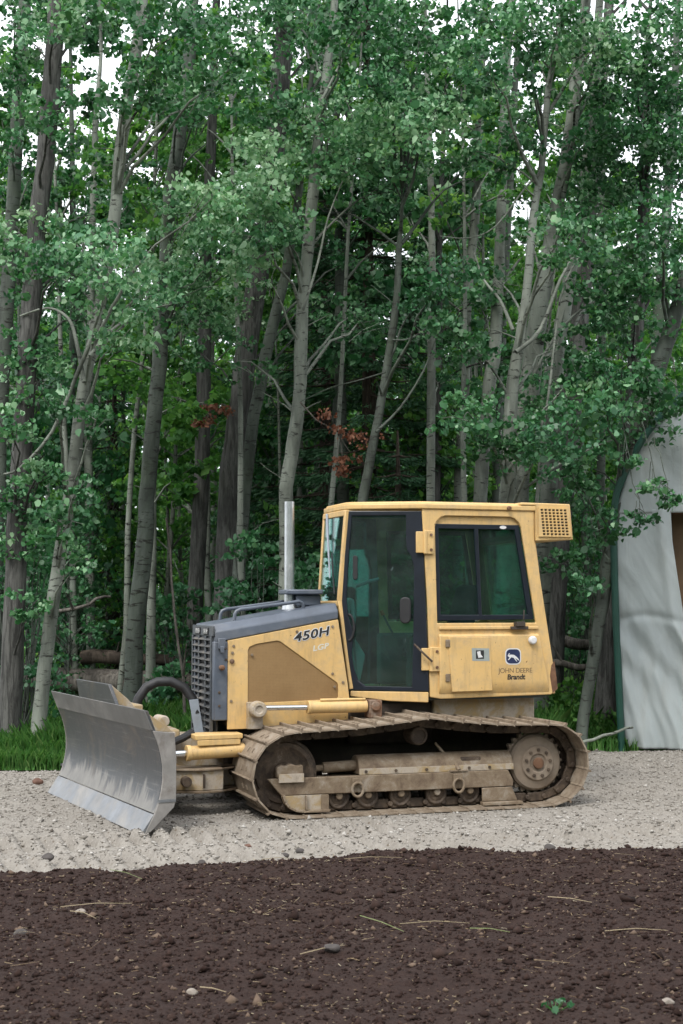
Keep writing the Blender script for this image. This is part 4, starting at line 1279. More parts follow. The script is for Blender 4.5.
class Tree:
    def __init__(self, name, label, Y, bark, px, group=None, top=3.5, cat='tree', base=True):
        self.Y, self.bark, self.name, self.label, self.group, self.cat = Y, bark, name, label, group, cat
        P = [survey(x, y, Y) for x, y, w in px]
        W = [w / 2 / FPX * Y for x, y, w in px]
        if base:
            t = (P[0] - P[1]).normalized()
            if P[0].z > 0.15:
                P.insert(0, Vector((P[0].x + t.x * 0.5 * P[0].z, P[0].y, -0.12))); W.insert(0, W[0] * 1.15)
            else:
                P[0].z = -0.12
            W[0] *= 1.18
        if top:
            t = (P[-1] - P[-2]).normalized(); t.z = abs(t.z)
            for k in range(1, 4):
                P.append(P[-1] + (t + Vector((prng.uniform(-.06, .06), prng.uniform(-.06, .06), 0))) * top / 3); W.append(W[-1] * 0.62)
        self.P, self.W = smooth_path(P, W)
        self.mb = MB()
        jit = [p + Vector((prng.uniform(-1, 1), prng.uniform(-1, 1), 0)) * r * 0.10 for p, r in zip(self.P, self.W)]
        self.mb.tube(jit, self.W, 12, False, 0.05, prng)
        self.lv, self.lt = [], []

    def at_z(self, z):
        return min(self.P, key=lambda p: abs(p.z - z))

    def spray(self, c, rx, rz, n, size=0.058, g=rng, dark=0.0, start=None):
        c = np.array(c, float)
        p, t = spray_pts(c, rx, rz, n, g)
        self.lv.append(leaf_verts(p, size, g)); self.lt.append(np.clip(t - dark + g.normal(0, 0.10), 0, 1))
        d = math.hypot(c[0] - self.P[0].x, c[1] - self.P[0].y)
        a = self.at_z(c[2] - min(1.4, 0.35 + 0.45 * d))
        r0 = 0.010 + 0.012 * min(1.5, d)
        if start is not None: a, r0 = start, 0.008
        limb(self.mb, a, c, r0, 0.005, 0.10)
        for k in range(4):
            q = c + np.array([rx * prng.uniform(-.9, .9), rx * prng.uniform(-.9, .9), rz * prng.uniform(-.6, .6)])
            limb(self.mb, Vector(c).lerp(a, 0.12 * k), q, 0.006, 0.003, 0.05, 3)

    def branch(self, px, Y=None, r=(0.02, 0.008)):
        Y = Y or self.Y
        P = [survey(x, y, Y + (i * 0.12)) for i, (x, y) in enumerate(px)]
        n = len(P)
        Q, Wd = smooth_path(P, [r[0] + (r[1] - r[0]) * i / (n - 1) for i in range(n)])
        self.mb.tube(Q, Wd, 6, False)

    def make(self, leaf='leaf'):
        b = self.P[0]
        root = empty(self.name, (b.x, b.y, 0), 0, self.label, self.cat, self.group)
        off = Vector((b.x, b.y, 0))
        self.mb.v = [tuple(Vector(p) - off) for p in self.mb.v]
        me = self.mb.mesh('trunk', M[self.bark], True, 80, False)
        link('trunk', me, root)
        if self.lv:
            V = np.concatenate(self.lv) - np.array(off)
            link('crown', leaf_mesh('crown', V, M[leaf], np.concatenate(self.lt)), root)
        return root


FT = []
def T(*a, **k):
    t = Tree(*a, **k); FT.append(t); return t


T('aspen_tree', 'thick grey aspen rising from the left picture edge beside the grass', 17.9, 'bark_dark', [(6, 756, 22), (14, 620, 22), (20, 480, 21), (31, 300, 19), (45, 160, 19), (50, 100, 19), (57, 0, 17)])
T('aspen_tree', 'grey aspen cut by the left picture edge, behind the thick one', 19.5, 'bark_grey', [(-6, 740, 17), (-2, 480, 15), (5, 330, 15), (14, 190, 14), (20, 60, 14), (25, 0, 13)])
a3 = T('aspen_tree', 'pale leaning aspen with a bark scar standing left of the blade', 17.6, 'bark_pale', [(36, 756, 15), (42, 690, 14), (50, 628, 14), (62, 544, 13), (72, 477, 13), (84, 390, 12.5), (95, 330, 12), (107, 270, 12), (116, 200, 12.5), (123, 128, 12.5), (135, 60, 12), (143, 0, 11)])
T('aspen_tree', 'slim spotted aspen between the pale leaning trunk and the fallen log', 25.0, 'bark_pale', [(91, 655, 9.5), (90, 560, 9), (88, 460, 8.5), (90, 380, 8), (92, 250, 7), (96, 120, 6)])
a5 = T('aspen_tree', 'tall grey aspen right behind the bulldozer blade', 20.5, 'bark_grey', [(130, 728, 20), (133, 680, 18), (136, 620, 18), (144, 544, 17), (148, 480, 16), (153, 430, 16), (158, 375, 15), (163, 315, 14), (168, 218, 13.5), (177, 150, 14), (188, 67, 13), (193, 0, 12)])
T('poplar_tree', 'rough barked poplar behind the fallen log, just left of the grille', 24.0, 'bark_dark', [(194, 660, 17), (197, 560, 16), (202, 465, 16), (204, 365, 14), (206, 250, 12), (212, 120, 10), (216, 0, 8)])
a6 = T('poplar_tree', 'thick furrowed poplar trunk above the bulldozer hood', 22.5, 'bark_dark', [(222, 680, 25), (226, 590, 23), (232, 468, 22), (241, 398, 22), (252, 310, 22), (266, 228, 20), (273, 169, 20), (283, 53, 19), (287, 0, 17)])
T('aspen_tree', 'slim dark aspen leaning right beside the thick furrowed poplar', 21.5, 'bark_grey', [(238, 600, 13), (243, 520, 12), (250, 444, 12), (266, 356, 12), (285, 275, 10), (298, 200, 8), (306, 120, 6)])
a8 = T('aspen_tree', 'aspen with blackened middle trunk rising behind the exhaust stack', 19.5, 'bark_pale', [(284, 660, 15), (286, 560, 15), (287, 486, 14), (293, 445, 14), (299, 400, 13), (301, 345, 13), (303, 300, 12), (308, 250, 12), (314, 185, 12), (322, 110, 10), (328, 60, 9), (335, 0, 7)])
a9 = T('aspen_tree', 'leaning young aspen with a brown broken top behind the cab front', 19.0, 'bark_grey', [(356, 560, 10), (364, 493, 10), (374.6, 437, 9), (385, 380, 8.5), (392, 335, 8), (397, 293, 7), (399, 247, 6)], top=0.8)
T('aspen_tree', 'slender straight pale aspen directly behind the cab roof middle', 22.0, 'bark_pale', [(431, 620, 10), (431, 493, 9), (431, 380, 8.5), (432.6, 293, 7.5), (431, 200, 6.5), (429, 120, 6), (425, 20, 5)])
T('aspen_tree', 'pale slender aspen left of the twin pale trunks behind the cab', 24.0, 'bark_pale', [(457, 620, 10), (459.6, 471, 10), (465, 382, 9), (468.5, 286, 9), (475.6, 213, 9), (479, 135, 8.5), (483, 40, 7), (486, 0, 6)])
T('aspen_tree', 'pale aspen of twin trunks leaning right behind the cab window', 23.0, 'bark_pale', [(476, 620, 14), (483, 450, 14), (490, 382, 13.5), (495, 347, 12.5), (499, 268, 11), (501, 213, 10), (504, 124, 10), (508, 20, 8)])
T('aspen_tree', 'thin spotted aspen close to the right of the twin pale trunks', 25.5, 'bark_grey', [(492, 600, 8), (498, 450, 8), (503, 330, 8), (508, 213, 8), (513, 124, 7), (519, 30, 6)])
a14 = T('aspen_tree', 'thin crooked bare aspen curving in front of the big pale trunk', 18.3, 'bark_pale', [(503, 600, 16), (508, 489, 15), (511, 400, 13), (520, 340, 11), (527, 290, 9), (534, 213, 8), (541, 171, 7), (548, 92, 6.5), (554, 60, 6), (563, 2, 5)], top=2.0)
a15 = T('aspen_tree', 'stout pale aspen with a black knotted base behind the cab rear', 19.6, 'bark_pale', [(508, 640, 34), (511, 560, 32), (514, 489, 29), (521, 439, 24), (530, 382, 21), (538, 320, 19), (546, 270, 17), (556, 215, 14), (568, 150, 13), (574, 99, 13), (580, 50, 11), (586, 0, 10)])
T('aspen_tree', 'pale aspen stem just right of the stout one behind the air unit', 20.6, 'bark_pale', [(540, 640, 19), (545, 540, 18), (553, 420, 16), (558, 346, 15), (566, 300, 14), (574, 250, 13), (581, 213, 12), (587, 160, 11), (594, 80, 9), (600, 0, 8)])
T('poplar_tree', 'dark furrowed poplar between the cab and the white shelter', 22.5, 'bark_dark', [(553, 690, 22), (556, 620, 20), (560, 546, 19), (568, 450, 19), (577, 347, 20), (583, 290, 18), (592, 180, 14), (604, 60, 11), (610, 0, 9)])
a18 = T('aspen_tree', 'slim bare dark aspen leaning against the green pole of the shelter', 18.6, 'bark_grey', [(582, 733, 12), (590, 680, 12), (599, 624, 12.5), (609, 560, 14), (622, 490, 15), (641, 425, 16), (662, 357, 17), (673, 322, 16), (690, 262, 14), (712, 180, 11)])
T('aspen_tree', 'thick dark aspen base tight behind the shelter pole', 19.6, 'bark_dark', [(603, 732, 25), (608, 680, 22), (612, 620, 20), (619, 540, 18), (625, 480, 16), (632, 400, 14), (640, 280, 12), (645, 150, 9)])
T('aspen_tree', 'distant grey aspen seen above the shelter roof', 27.0, 'bark_grey', [(646, 640, 13), (652, 480, 13), (658, 330, 12), (668, 199, 10), (674, 100, 8), (678, 0, 6)])
T('aspen_tree', 'thin dark aspen in the gap between air unit and shelter', 30.0, 'bark_grey', [(597, 640, 9), (600, 500, 8.5), (602, 380, 8), (601, 240, 8), (603, 120, 7), (606, 20, 5)])

# bare limbs seen against the wood
a3.branch([(95, 330), (78, 372), (52, 432), (20, 468), (4, 474)], 17.2, (0.03, 0.012))
a3.branch([(84, 382), (76, 340), (68, 318), (48, 308), (20, 316)], 17.3, (0.028, 0.01))
a3.branch([(90, 356), (112, 330), (140, 312), (172, 304)], 17.2, (0.028, 0.008))
a5.branch([(163, 315), (178, 290), (196, 262)], 20.0, (0.03, 0.01))
a5.branch([(171, 190), (186, 162), (206, 144)], 20.0, (0.03, 0.008))
a8.branch([(303, 310), (318, 262), (328, 218), (344, 178)], 19.0, (0.02, 0.008))
a8.branch([(322, 100), (342, 60), (366, 8)], 19.2, (0.022, 0.010))
a9.branch([(376, 432), (400, 408), (424, 370), (438, 332)], 18.8, (0.022, 0.008))
a9.branch([(386, 372), (360, 380), (330, 388), (300, 402)], 18.8, (0.012, 0.004))
a9.branch([(392, 340), (412, 338), (440, 318), (470, 300)], 18.6, (0.014, 0.005))
a14.branch([(513, 330), (500, 300), (484, 280), (474, 252)], 18.0, (0.026, 0.010))
a14.branch([(516, 352), (540, 330), (560, 280), (580, 246)], 18.0, (0.032, 0.014))
a14.branch([(508, 470), (530, 440), (546, 412), (560, 300), (578, 258)], 18.0, (0.024, 0.010))
a14.branch([(524, 489), (556, 466), (592, 448), (612, 440)], 17.8, (0.022, 0.008))
a14.branch([(541, 171), (522, 192), (496, 226), (470, 238), (440, 236)], 18.2, (0.014, 0.006))
a14.branch([(548, 86), (538, 58), (532, 30), (531, 0)], 18.2, (0.014, 0.008))
a14.branch([(528, 20), (500, 50), (478, 74), (456, 88)], 18.4, (0.010, 0.005))
a18.branch([(609, 560), (596, 540), (588, 505)], 18.4, (0.016, 0.006))
a15.branch([(530, 382), (560, 330), (600, 300), (640, 320)], 19.2, (0.024, 0.010))

# leaf sprays of the near trees, where the photograph shows them: x, y, radius (px), distance
SPR = [(478, 60, 36), (502, 104, 30), (522, 150, 26), (530, 60, 28), (520, 20, 34), (668, 90, 30), (12, 150, 26), (15, 12, 44), (55, 20, 36), (105, 8, 40), (165, 14, 50), (228, 26, 46), (300, 10, 48), (358, 24, 46), (425, 22, 40), (595, 50, 54), (650, 36, 56), (560, 18, 32), (490, 20, 34),
       (48, 118, 34), (128, 96, 34), (152, 66, 30), (20, 70, 32), (210, 92, 38), (180, 100, 26), (232, 66, 36),
       (18, 236, 46), (55, 266, 38), (108, 268, 50), (165, 262, 46), (208, 248, 42), (250, 268, 30), (204, 312, 40), (120, 332, 34), (236, 302, 26), (80, 240, 34), (140, 296, 36), (178, 214, 34),
       (36, 382, 34), (12, 424, 24), (60, 404, 20), (24, 350, 30),
       (292, 108, 50), (340, 122, 52), (392, 108, 44), (424, 128, 46), (262, 150, 36), (368, 150, 46), (310, 160, 40), (400, 165, 34),
       (240, 212, 44), (282, 226, 34), (212, 198, 36), (255, 186, 34),
       (448, 98, 28), (455, 62, 30), (405, 60, 36), (375, 70, 30), (470, 150, 22),
       (602, 106, 50), (652, 118, 52), (582, 142, 34), (632, 162, 46), (602, 200, 46), (652, 222, 46), (576, 216, 26), (662, 270, 46), (612, 256, 46), (566, 240, 30), (640, 306, 44), (604, 306, 32), (675, 170, 40), (630, 70, 40),
       (500, 428, 40), (468, 412, 34), (560, 430, 42), (604, 404, 44), (642, 420, 44), (664, 390, 34), (540, 396, 34), (622, 368, 32), (590, 372, 26), (520, 452, 28), (575, 462, 26),
       (448, 280, 36), (452, 330, 30), (470, 350, 26), (420, 300, 22),
       (656, 484, 15), (640, 516, 13), (668, 500, 12), (630, 460, 14),
       (585, 500, 24), (604, 528, 22), (572, 476, 26), (562, 560, 20), (590, 580, 18), (42, 470, 26), (82, 486, 20), (28, 604, 20), (96, 420, 20), (20, 545, 28), (58, 520, 28), (6, 500, 24), (70, 560, 20)]
for (x, y, r) in SPR:
    on_tarp = x > 625 and y > 455
    best, bd = None, 1e9
    for t in FT:
        if t.Y > 22.6: continue
        c = survey(x, y, t.Y)
        q = t.at_z(c.z - 0.4)
        d = abs(q.x - c.x) + 0.25 * abs(t.Y - 18.0) + prng.uniform(0, 0.3)
        if d < bd: best, bd = t, d
    Y = 16.9 if on_tarp else best.Y + prng.uniform(-1.6, 0.3)
    c = survey(x, y, Y)
    rx = r / FPX * Y
    n = int(780 * rx * rx / 0.30) + 30
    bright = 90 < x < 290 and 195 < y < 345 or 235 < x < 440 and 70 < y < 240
    dk = 0.14 if (y > 480 and x < 100) else -0.20 if bright else 0.13 if x > 540 else 0.07  # lit and shaded clumps painted through the leaf tint
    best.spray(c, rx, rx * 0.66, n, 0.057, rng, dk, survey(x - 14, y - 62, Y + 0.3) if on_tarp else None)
# crowns going on above the picture
for t in FT:
    zt = t.P[-1].z
    z0 = survey(341, -20, t.Y).z
    if zt > z0:
        for k in range(4):
            z = prng.uniform(z0, zt + 0.5)
            q = t.at_z(z)
            a = prng.uniform(0, 6.28); d = prng.uniform(0.2, 1.5)
            t.spray((q.x + d * math.cos(a), q.y + d * math.sin(a), z), prng.uniform(0.5, 0.9), 0.4, 120, 0.075)
    # thinner foliage of their own lower down
    for k in range(5):
        z = prng.uniform(4.8, z0)
        q = t.at_z(z)
        a = prng.uniform(0, 6.28); d = prng.uniform(0.4, 1.3)
        t.spray((q.x + d * math.cos(a), q.y + abs(d * math.sin(a)) + 0.3, z), prng.uniform(0.35, 0.6), 0.28, 190, 0.060, rng, 0.15)  # darker tint paints these sprays as shaded
for t in FT:
    for k in range(6):
        q = prng.choice(t.P[1:-4]); a = prng.uniform(0, 6.28); L = prng.uniform(0.08, 0.5)
        limb(t.mb, q, q + Vector((L * math.cos(a), -abs(L * math.sin(a)) * 0.6, L * prng.uniform(-.2, .7))), prng.uniform(0.008, 0.02), 0.003, 0.05, 3)
for t in FT: t.make()


# ------------------------------------------------------------------ spruces
def spruce(label, x, y, H, seed, R0=2.0, z0=0.6):
    g = np.random.default_rng(seed)
    root = empty('spruce_tree', (x, y, 0), 0, label, 'tree')
    mb = MB(); mb.tube([(0, 0, -0.1), (0.02, 0, H * 0.4), (0, 0.02, H)], [0.17, 0.12, 0.015], 10, False, 0.05, prng)
    Vs, Ts = [], []
    z = z0
    while z < H - 0.3:
        f = (H - z) / H
        for k in range(6):
            a = g.uniform(0, 6.283); L = R0 * (f ** 0.75) * g.uniform(0.7, 1.1)
            n = 5
            tip = None
            P = [np.array([math.cos(a) * L * s, math.sin(a) * L * s, z - 0.34 * L * s + 0.20 * L * s * s]) for s in np.linspace(0.05, 1, n)]
            mb.tube([Vector(p) for p in P], [0.022 * (1 - s * 0.8) for s in np.linspace(0, 1, n)], 4, False)
            m = int(130 * L)
            s = np.sqrt(g.random(m)) * 0.92 + 0.08
            base = np.stack([np.interp(s, np.linspace(0.05, 1, n), [p[i] for p in P]) for i in range(3)], -1)
            side = g.normal(0, 1, m) * 0.20 * L * (1.1 - s * 0.8)
            base += np.stack([-math.sin(a) * side, math.cos(a) * side, -np.abs(side) * 0.35 - g.random(m) * 0.10], -1)
            d = np.stack([math.cos(a) + g.normal(0, 0.4, m) - math.sin(a) * np.sign(side) * 0.6, math.sin(a) + g.normal(0, 0.4, m) + math.cos(a) * np.sign(side) * 0.6, g.normal(-0.45, 0.25, m)], -1)
            d /= np.linalg.norm(d, axis=1)[:, None]
            w = np.cross(d, g.normal(0, 1, (m, 3))); w /= np.linalg.norm(w, axis=1)[:, None]
            ln = g.uniform(0.08, 0.17, m)[:, None]
            Vs.append(np.stack([base - w * 0.012, base + d * ln * 0.6 - w * 0.016, base + d * ln, base + d * ln * 0.5 + w * 0.018], 1))
            Ts.append(np.clip(g.normal(0.5, 0.22, m), 0, 1))
        z += 0.30
    link('trunk', mb.mesh('trunk', M['bark_spruce'], True, 80, False), root)
    link('crown', leaf_mesh('crown', np.concatenate(Vs), M['needle'], np.concatenate(Ts)), root)


p = survey(368, 560, 24.5); spruce('tall dark spruce with drooping boughs in the middle of the wood', p.x, 24.5, 13.5, 31, 2.3)
p = survey(325, 560, 26.5); spruce('second dark spruce standing behind the blackened aspen', p.x, 26.5, 10.5, 32, 2.1)
p = survey(398, 600, 23.0); spruce('small young spruce low behind the bulldozer cab', p.x, 23.0, 4.6, 33, 1.5, 0.3)
p = survey(112, 600, 28.0); spruce('slim shaded spruce beyond the fallen log on the left', p.x, 28.0, 7.0, 34, 1.5, 0.4)

# dead twigs with russet leaves hanging in front of the spruce
for (pp, ctr, lab) in (([(300, 402), (316, 420), (338, 432), (352, 446)], [(330, 412, 12), (342, 430, 16), (350, 452, 16), (338, 462, 10), (366, 432, 12), (345, 470, 8)], 'dead branch of russet leaves hanging before the dark spruce'),
                       ([(232, 408), (222, 404), (210, 410), (200, 424)], [(226, 406, 10), (212, 410, 10), (204, 424, 9)], 'small dead branch of russet leaves beside the furrowed poplar')):
    Y = 19.2 if pp[0][0] > 280 else 21.0
    P = [survey(x, y, Y) for x, y in pp]
    root = empty('dead_branch', P[0], 0, lab, 'branch')
    mb = MB(); mb.tube([p - P[0] for p in P], [0.012, 0.01, 0.008, 0.004], 5, False)
    V, Tn = [], []
    for x, y, r in ctr:
        c = survey(x, y, Y - 0.1)
        limb(mb, P[2] - P[0], c - P[0], 0.006, 0.003, -0.05, 3)
        q, t = spray_pts(np.array(c - P[0]), r / FPX * Y, r / FPX * Y, 70, rng)
        V.append(leaf_verts(q, 0.05, rng, 0.1, KITE, 1.0)); Tn.append(t)
    link('twig', mb.mesh('twig', M['dead_wood'], True, 80, False), root)
    link('dead_leaves', leaf_mesh('dead_leaves', np.concatenate(V), M['dead_leaf'], np.concatenate(Tn)), root)

# ------------------------------------------------------------------ the wood behind: copies of a few grown trees
def proto_tree(name, H, r, crown0, nspr, seed, bark, leaf, size=0.115, spread=1.5, nleaf=190):
    g = np.random.default_rng(seed)
    lr = random.Random(seed)
    mb = MB()
    P = [Vector((0, 0, -0.15))]
    lean = Vector((lr.uniform(-.05, .05), lr.uniform(-.05, .05), 1))
    for k in range(1, 9):
        P.append(P[-1] + (lean + Vector((lr.uniform(-.04, .04), lr.uniform(-.04, .04), 0))) * H / 8)
    W = [r * (1.15 - 1.02 * k / 8) for k in range(9)]
    Q, Wd = smooth_path(P, W, 2)
    mb.tube(Q, Wd, 8, False, 0.05, lr)
    V, Tn = [], []
    for k in range(nspr):
        f = lr.random() ** 0.8
        z = H * (crown0 + (1.02 - crown0) * f)
        q = min(Q, key=lambda p: abs(p.z - z + 0.5))
        a = lr.uniform(0, 6.283); d = spread * (1.05 - 0.6 * f) * math.sqrt(lr.uniform(0.05, 1))
        c = np.array([q.x + d * math.cos(a), q.y + d * math.sin(a), z])
        rr = lr.uniform(0.32, 0.62)
        p, t = spray_pts(c, rr, rr * 0.55, nleaf, g)
        V.append(leaf_verts(p, size, g, 0.6, KITE)); Tn.append(np.clip(t - 0.06 + g.normal(0, 0.08), 0, 1))
        limb(mb, q, c, 0.022, 0.006, 0.08, 3)
    root = empty(name)
    link('trunk', mb.mesh('trunk', M[bark], True, 80, False), root)
    link('crown', leaf_mesh('crown', np.concatenate(V), M[leaf], np.concatenate(Tn)), root)
    return root


PROT = [proto_tree('aspen_tree', 13.5, 0.105, 0.40, 33, 101, 'bark_grey', 'leaf'),
        proto_tree('aspen_tree', 12.5, 0.085, 0.33, 33, 102, 'bark_pale', 'leaf_far'),
        proto_tree('aspen_tree', 14.5, 0.125, 0.46, 35, 103, 'bark_grey', 'leaf'),
        proto_tree('aspen_tree', 11.0, 0.070, 0.30, 30, 104, 'bark_pale', 'leaf_far'),
        proto_tree('aspen_tree', 12.0, 0.095, 0.38, 30, 105, 'bark_dark', 'leaf')]
KIND = ['grey barked aspen deep in the wood, one of many', 'pale slim aspen with leaves tinted as if backlit deep in the wood', 'tall high crowned aspen deep in the wood', 'short thin pale aspen deep in the wood', 'dark barked aspen deep in the wood']
used = [False] * 5
lr = random.Random(77)
spots = []
tries = 0
while len(spots) < 105 and tries < 9000:
    tries += 1
    Y = 22 + 42 * lr.random() ** 0.85
    X = lr.uniform(-1, 1) * (0.255 * Y + 1.5)
    if all((X - a) ** 2 + (Y - b_) ** 2 > 1.5 for a, b_ in spots):
        px = 341 + X / Y * FPX
        if Y < 48 and 85 < px < 140 and lr.random() < 0.8: continue      # the thin place where the sky shows
        if X > 3.0 and Y < 26: continue
        spots.append((X, Y))
for X, Y in spots:
    k = lr.randrange(5)
    o = PROT[k] if not used[k] else copy_tree(PROT[k])
    used[k] = True
    o.location = (X, Y, 0); o.rotation_euler = (0, 0, lr.uniform(0, 6.28))
    s = lr.uniform(0.8, 1.15); o.scale = (s, s, s)
    tag(o, KIND[k], 'tree', 'background ' + ('grey aspens', 'pale slim aspens', 'high crowned aspens', 'thin pale aspens', 'dark aspens')[k])


slim = proto_tree('aspen_tree', 12.5, 0.052, 0.58, 12, 106, 'bark_pale', 'leaf_far', 0.09, 0.9, 120)
first = True
for k in range(46):
    Y = lr.uniform(20.5, 40); X = lr.uniform(-1, 1) * 0.245 * Y
    if (X > 3.0 and Y < 26) or any((X - a) ** 2 + (Y - b_) ** 2 < 0.3 for a, b_ in spots): continue
    o = slim if first else copy_tree(slim); first = False
    o.location = (X, Y, 0); o.rotation_euler = (lr.uniform(-.05, .05), lr.uniform(-.07, .07), lr.uniform(0, 6.28)); s = lr.uniform(0.75, 1.2); o.scale = (s, s, s)
    tag(o, 'very thin pale aspen pole among the other trunks', 'tree', 'thin aspen poles in the wood')
for k, (X, Y) in enumerate([(-7, -9), (-3.5, -13), (1.0, -12), (4.2, -10), (7.5, -14), (-11, -12), (11, -11), (-14, -7), (-1.2, -16), (15, -8), (6.0, -18), (-6, -17)]):
    o = copy_tree(PROT[k % 5]); o.location = (X, Y, 0); s = 1.0 + 0.04 * (k % 4); o.scale = (s, s, s); o.rotation_euler = (0, 0, k * 1.3)
    tag(o, 'aspen across the clearing, mirrored in the cab glass', 'tree', 'aspens across the clearing')


g = np.random.default_rng(950)
n = 150000
A = g.uniform(R(-80), R(80), n); D = g.uniform(26, 44, n)
X, Y = D * np.sin(A), 4 - D * np.cos(A)
Z = (1.8 + 13 * np.clip((fbm(A * 30, D * 0.02, 2, 1.0) - 0.36) / 0.30, 0, 1)) * g.random(n) ** 0.9
P = np.stack([X, Y, Z], -1)
tag(link('opposite_wood', leaf_mesh('opposite_wood', leaf_verts(P, 0.46, g, 0.4, KITE), M['leaf'], np.clip(g.normal(0.35, 0.2, n), 0, 1))), 'wood across the clearing mirrored in the cab glass', 'wood', kind='stuff')


# ------------------------------------------------------------------ undergrowth
def bush(name, label, x, y, w, hgt, n, seed, leaf='leaf_bush', size=0.065, group=None, trunked=False):
    g = np.random.default_rng(seed)
    root = empty(name, (x, y, 0), 0, label, 'sapling' if trunked else 'bush', group)
    mb = MB()
    V, Tn = [], []
    k = max(5, int(w * hgt * 9))
    for i in range(k):
        f = g.random()
        a = g.uniform(0, 6.283); d = w * 0.5 * math.sqrt(g.random()) * (1.1 - 0.6 * f)
        c = np.array([d * math.cos(a), d * math.sin(a), hgt * (0.18 + 0.82 * f)])
        p, t = spray_pts(c, 0.26, 0.15, n // k, g)
        V.append(leaf_verts(p, size, g, 0.7, HEX)); Tn.append(t)
        if trunked: limb(mb, (0, 0, max(0.1, c[2] - 0.5)), c, 0.012, 0.004, 0.08, 3)
        else: limb(mb, (c[0] * 0.15, c[1] * 0.15, -0.03), c, 0.011, 0.004, 0.05, 4)
    if trunked: mb.tube([(0, 0, -0.1), (0.03, 0.02, hgt * 0.5), (0, 0, hgt * 0.98)], [0.028, 0.02, 0.006], 6, False)
    link('stem', mb.mesh('stem', M['bark_grey'], True, 80, False), root)
    link('foliage', leaf_mesh('foliage', np.concatenate(V), M[leaf], np.concatenate(Tn)), root)
    return root


BUSH = [(262, 560, 20.0, 1.9, 2.9, 2600, 'leaf_bush', 'dense green bush above the bulldozer hood'),
        (312, 575, 21.0, 1.6, 2.6, 2000, 'leaf_bush', 'green bush between the exhaust stack and the cab'),
        (180, 600, 23.5, 1.7, 2.2, 1700, 'leaf_bush', 'shaded bush behind the fallen log'),
        (165, 655, 22.4, 0.9, 0.9, 700, 'leaf_bush', 'small low bush growing against the fallen log'),
        (20, 560, 18.9, 1.3, 3.1, 1700, 'leaf_bush', 'dark bush around the thick aspen at the left edge'),
        (110, 560, 30.0, 2.2, 3.0, 2000, 'leaf_far', 'bright yellow green bush far behind the pale leaning aspen'),
        (70, 500, 33.0, 2.6, 4.0, 2400, 'leaf_far', 'tall bright thicket at the far left of the wood'),
        (400, 560, 28.0, 2.2, 3.0, 1800, 'leaf_bush', 'dim bush seen through the cab windows'),
        (455, 540, 30.0, 2.0, 3.4, 1800, 'leaf_far', 'light green bush behind the slender aspens'),
        (570, 600, 25.0, 1.4, 2.6, 1700, 'leaf_bush', 'bush right of the cab below the air unit'),
        (600, 560, 31.0, 2.4, 3.4, 2200, 'leaf_far', 'bright bush between the cab and the shelter'),
        (590, 480, 27.0, 1.8, 4.2, 2200, 'leaf_bush', 'tall leafy bush left of the shelter pole'),
        (560, 690, 20.8, 0.9, 0.8, 700, 'leaf_far', 'small bright bush behind the rear track'),
        (500, 540, 27.0, 2.0, 3.0, 1700, 'leaf_bush', 'shaded bush behind the stout pale aspen'),
        (232, 520, 27.0, 2.0, 3.6, 2000, 'leaf_bush', 'tall shaded bush behind the furrowed poplar'),
        (155, 500, 31.0, 2.2, 3.8, 2200, 'leaf_far', 'bright tall bush behind the tall grey aspen')]
for i, (px, py, Y, w, hh, n, lf, lab) in enumerate(BUSH):
    q = survey(px, py, Y)
    bush('bush', lab, q.x, Y, w, hh, n, 300 + i, lf, 0.06 + 0.0016 * (Y - 18))
prs = [None, None]
for i in range(48):
    Y = lr.uniform(23, 44); X = lr.uniform(-1, 1) * 0.25 * Y
    if X > 3.2 and Y < 27: continue
    k = 0 if i % 3 == 0 else 1
    if prs[k] is None:
        prs[k] = bush('sapling', ('leafy dark young sapling under the aspens, one of many', 'bright green young sapling under the aspens, one of many')[k], X, Y, 1.9, 4.8, 2200, 400 + k, ('leaf_bush', 'leaf_far')[k], 0.08, ('dark saplings under the aspens', 'bright saplings under the aspens')[k], True)
    else:
        o = copy_tree(prs[k]); o.location = (X, Y, 0); o.rotation_euler = (0, 0, lr.uniform(0, 6.28)); s = lr.uniform(0.7, 1.3); o.scale = (s, s, s)

# low growth and grass: nobody could count it
g = np.random.default_rng(900)
n = 52000
Y = 17.6 + 44 * g.random(n) ** 1.3
X = g.uniform(-1, 1, n) * (0.27 * Y + 2)
hz = 0.25 + 1.1 * fbm(X, Y, 3, 0.5) ** 1.6 * np.clip((Y - 17) / 6, 0.15, 1.3)
hz = np.where((X < -1.2) & (Y < 25.5), hz * 0.42, hz)
Z = hz * np.sqrt(g.random(n))
k = Y > gravel_end(X) + 0.4; X, Y, Z = X[k], Y[k], Z[k]; n = len(X)
P = np.stack([X, Y, Z], -1)
V = leaf_verts(P, 0.055, g, 0.8, KITE)
V = P[:, None] + (V - P[:, None]) * (Y / 19.0)[:, None, None]
tag(link('undergrowth', leaf_mesh('undergrowth', V, M['leaf_far'], np.clip(g.normal(0.5, 0.2, n), 0, 1))), 'low leafy undergrowth covering the forest floor', 'undergrowth', kind='stuff')

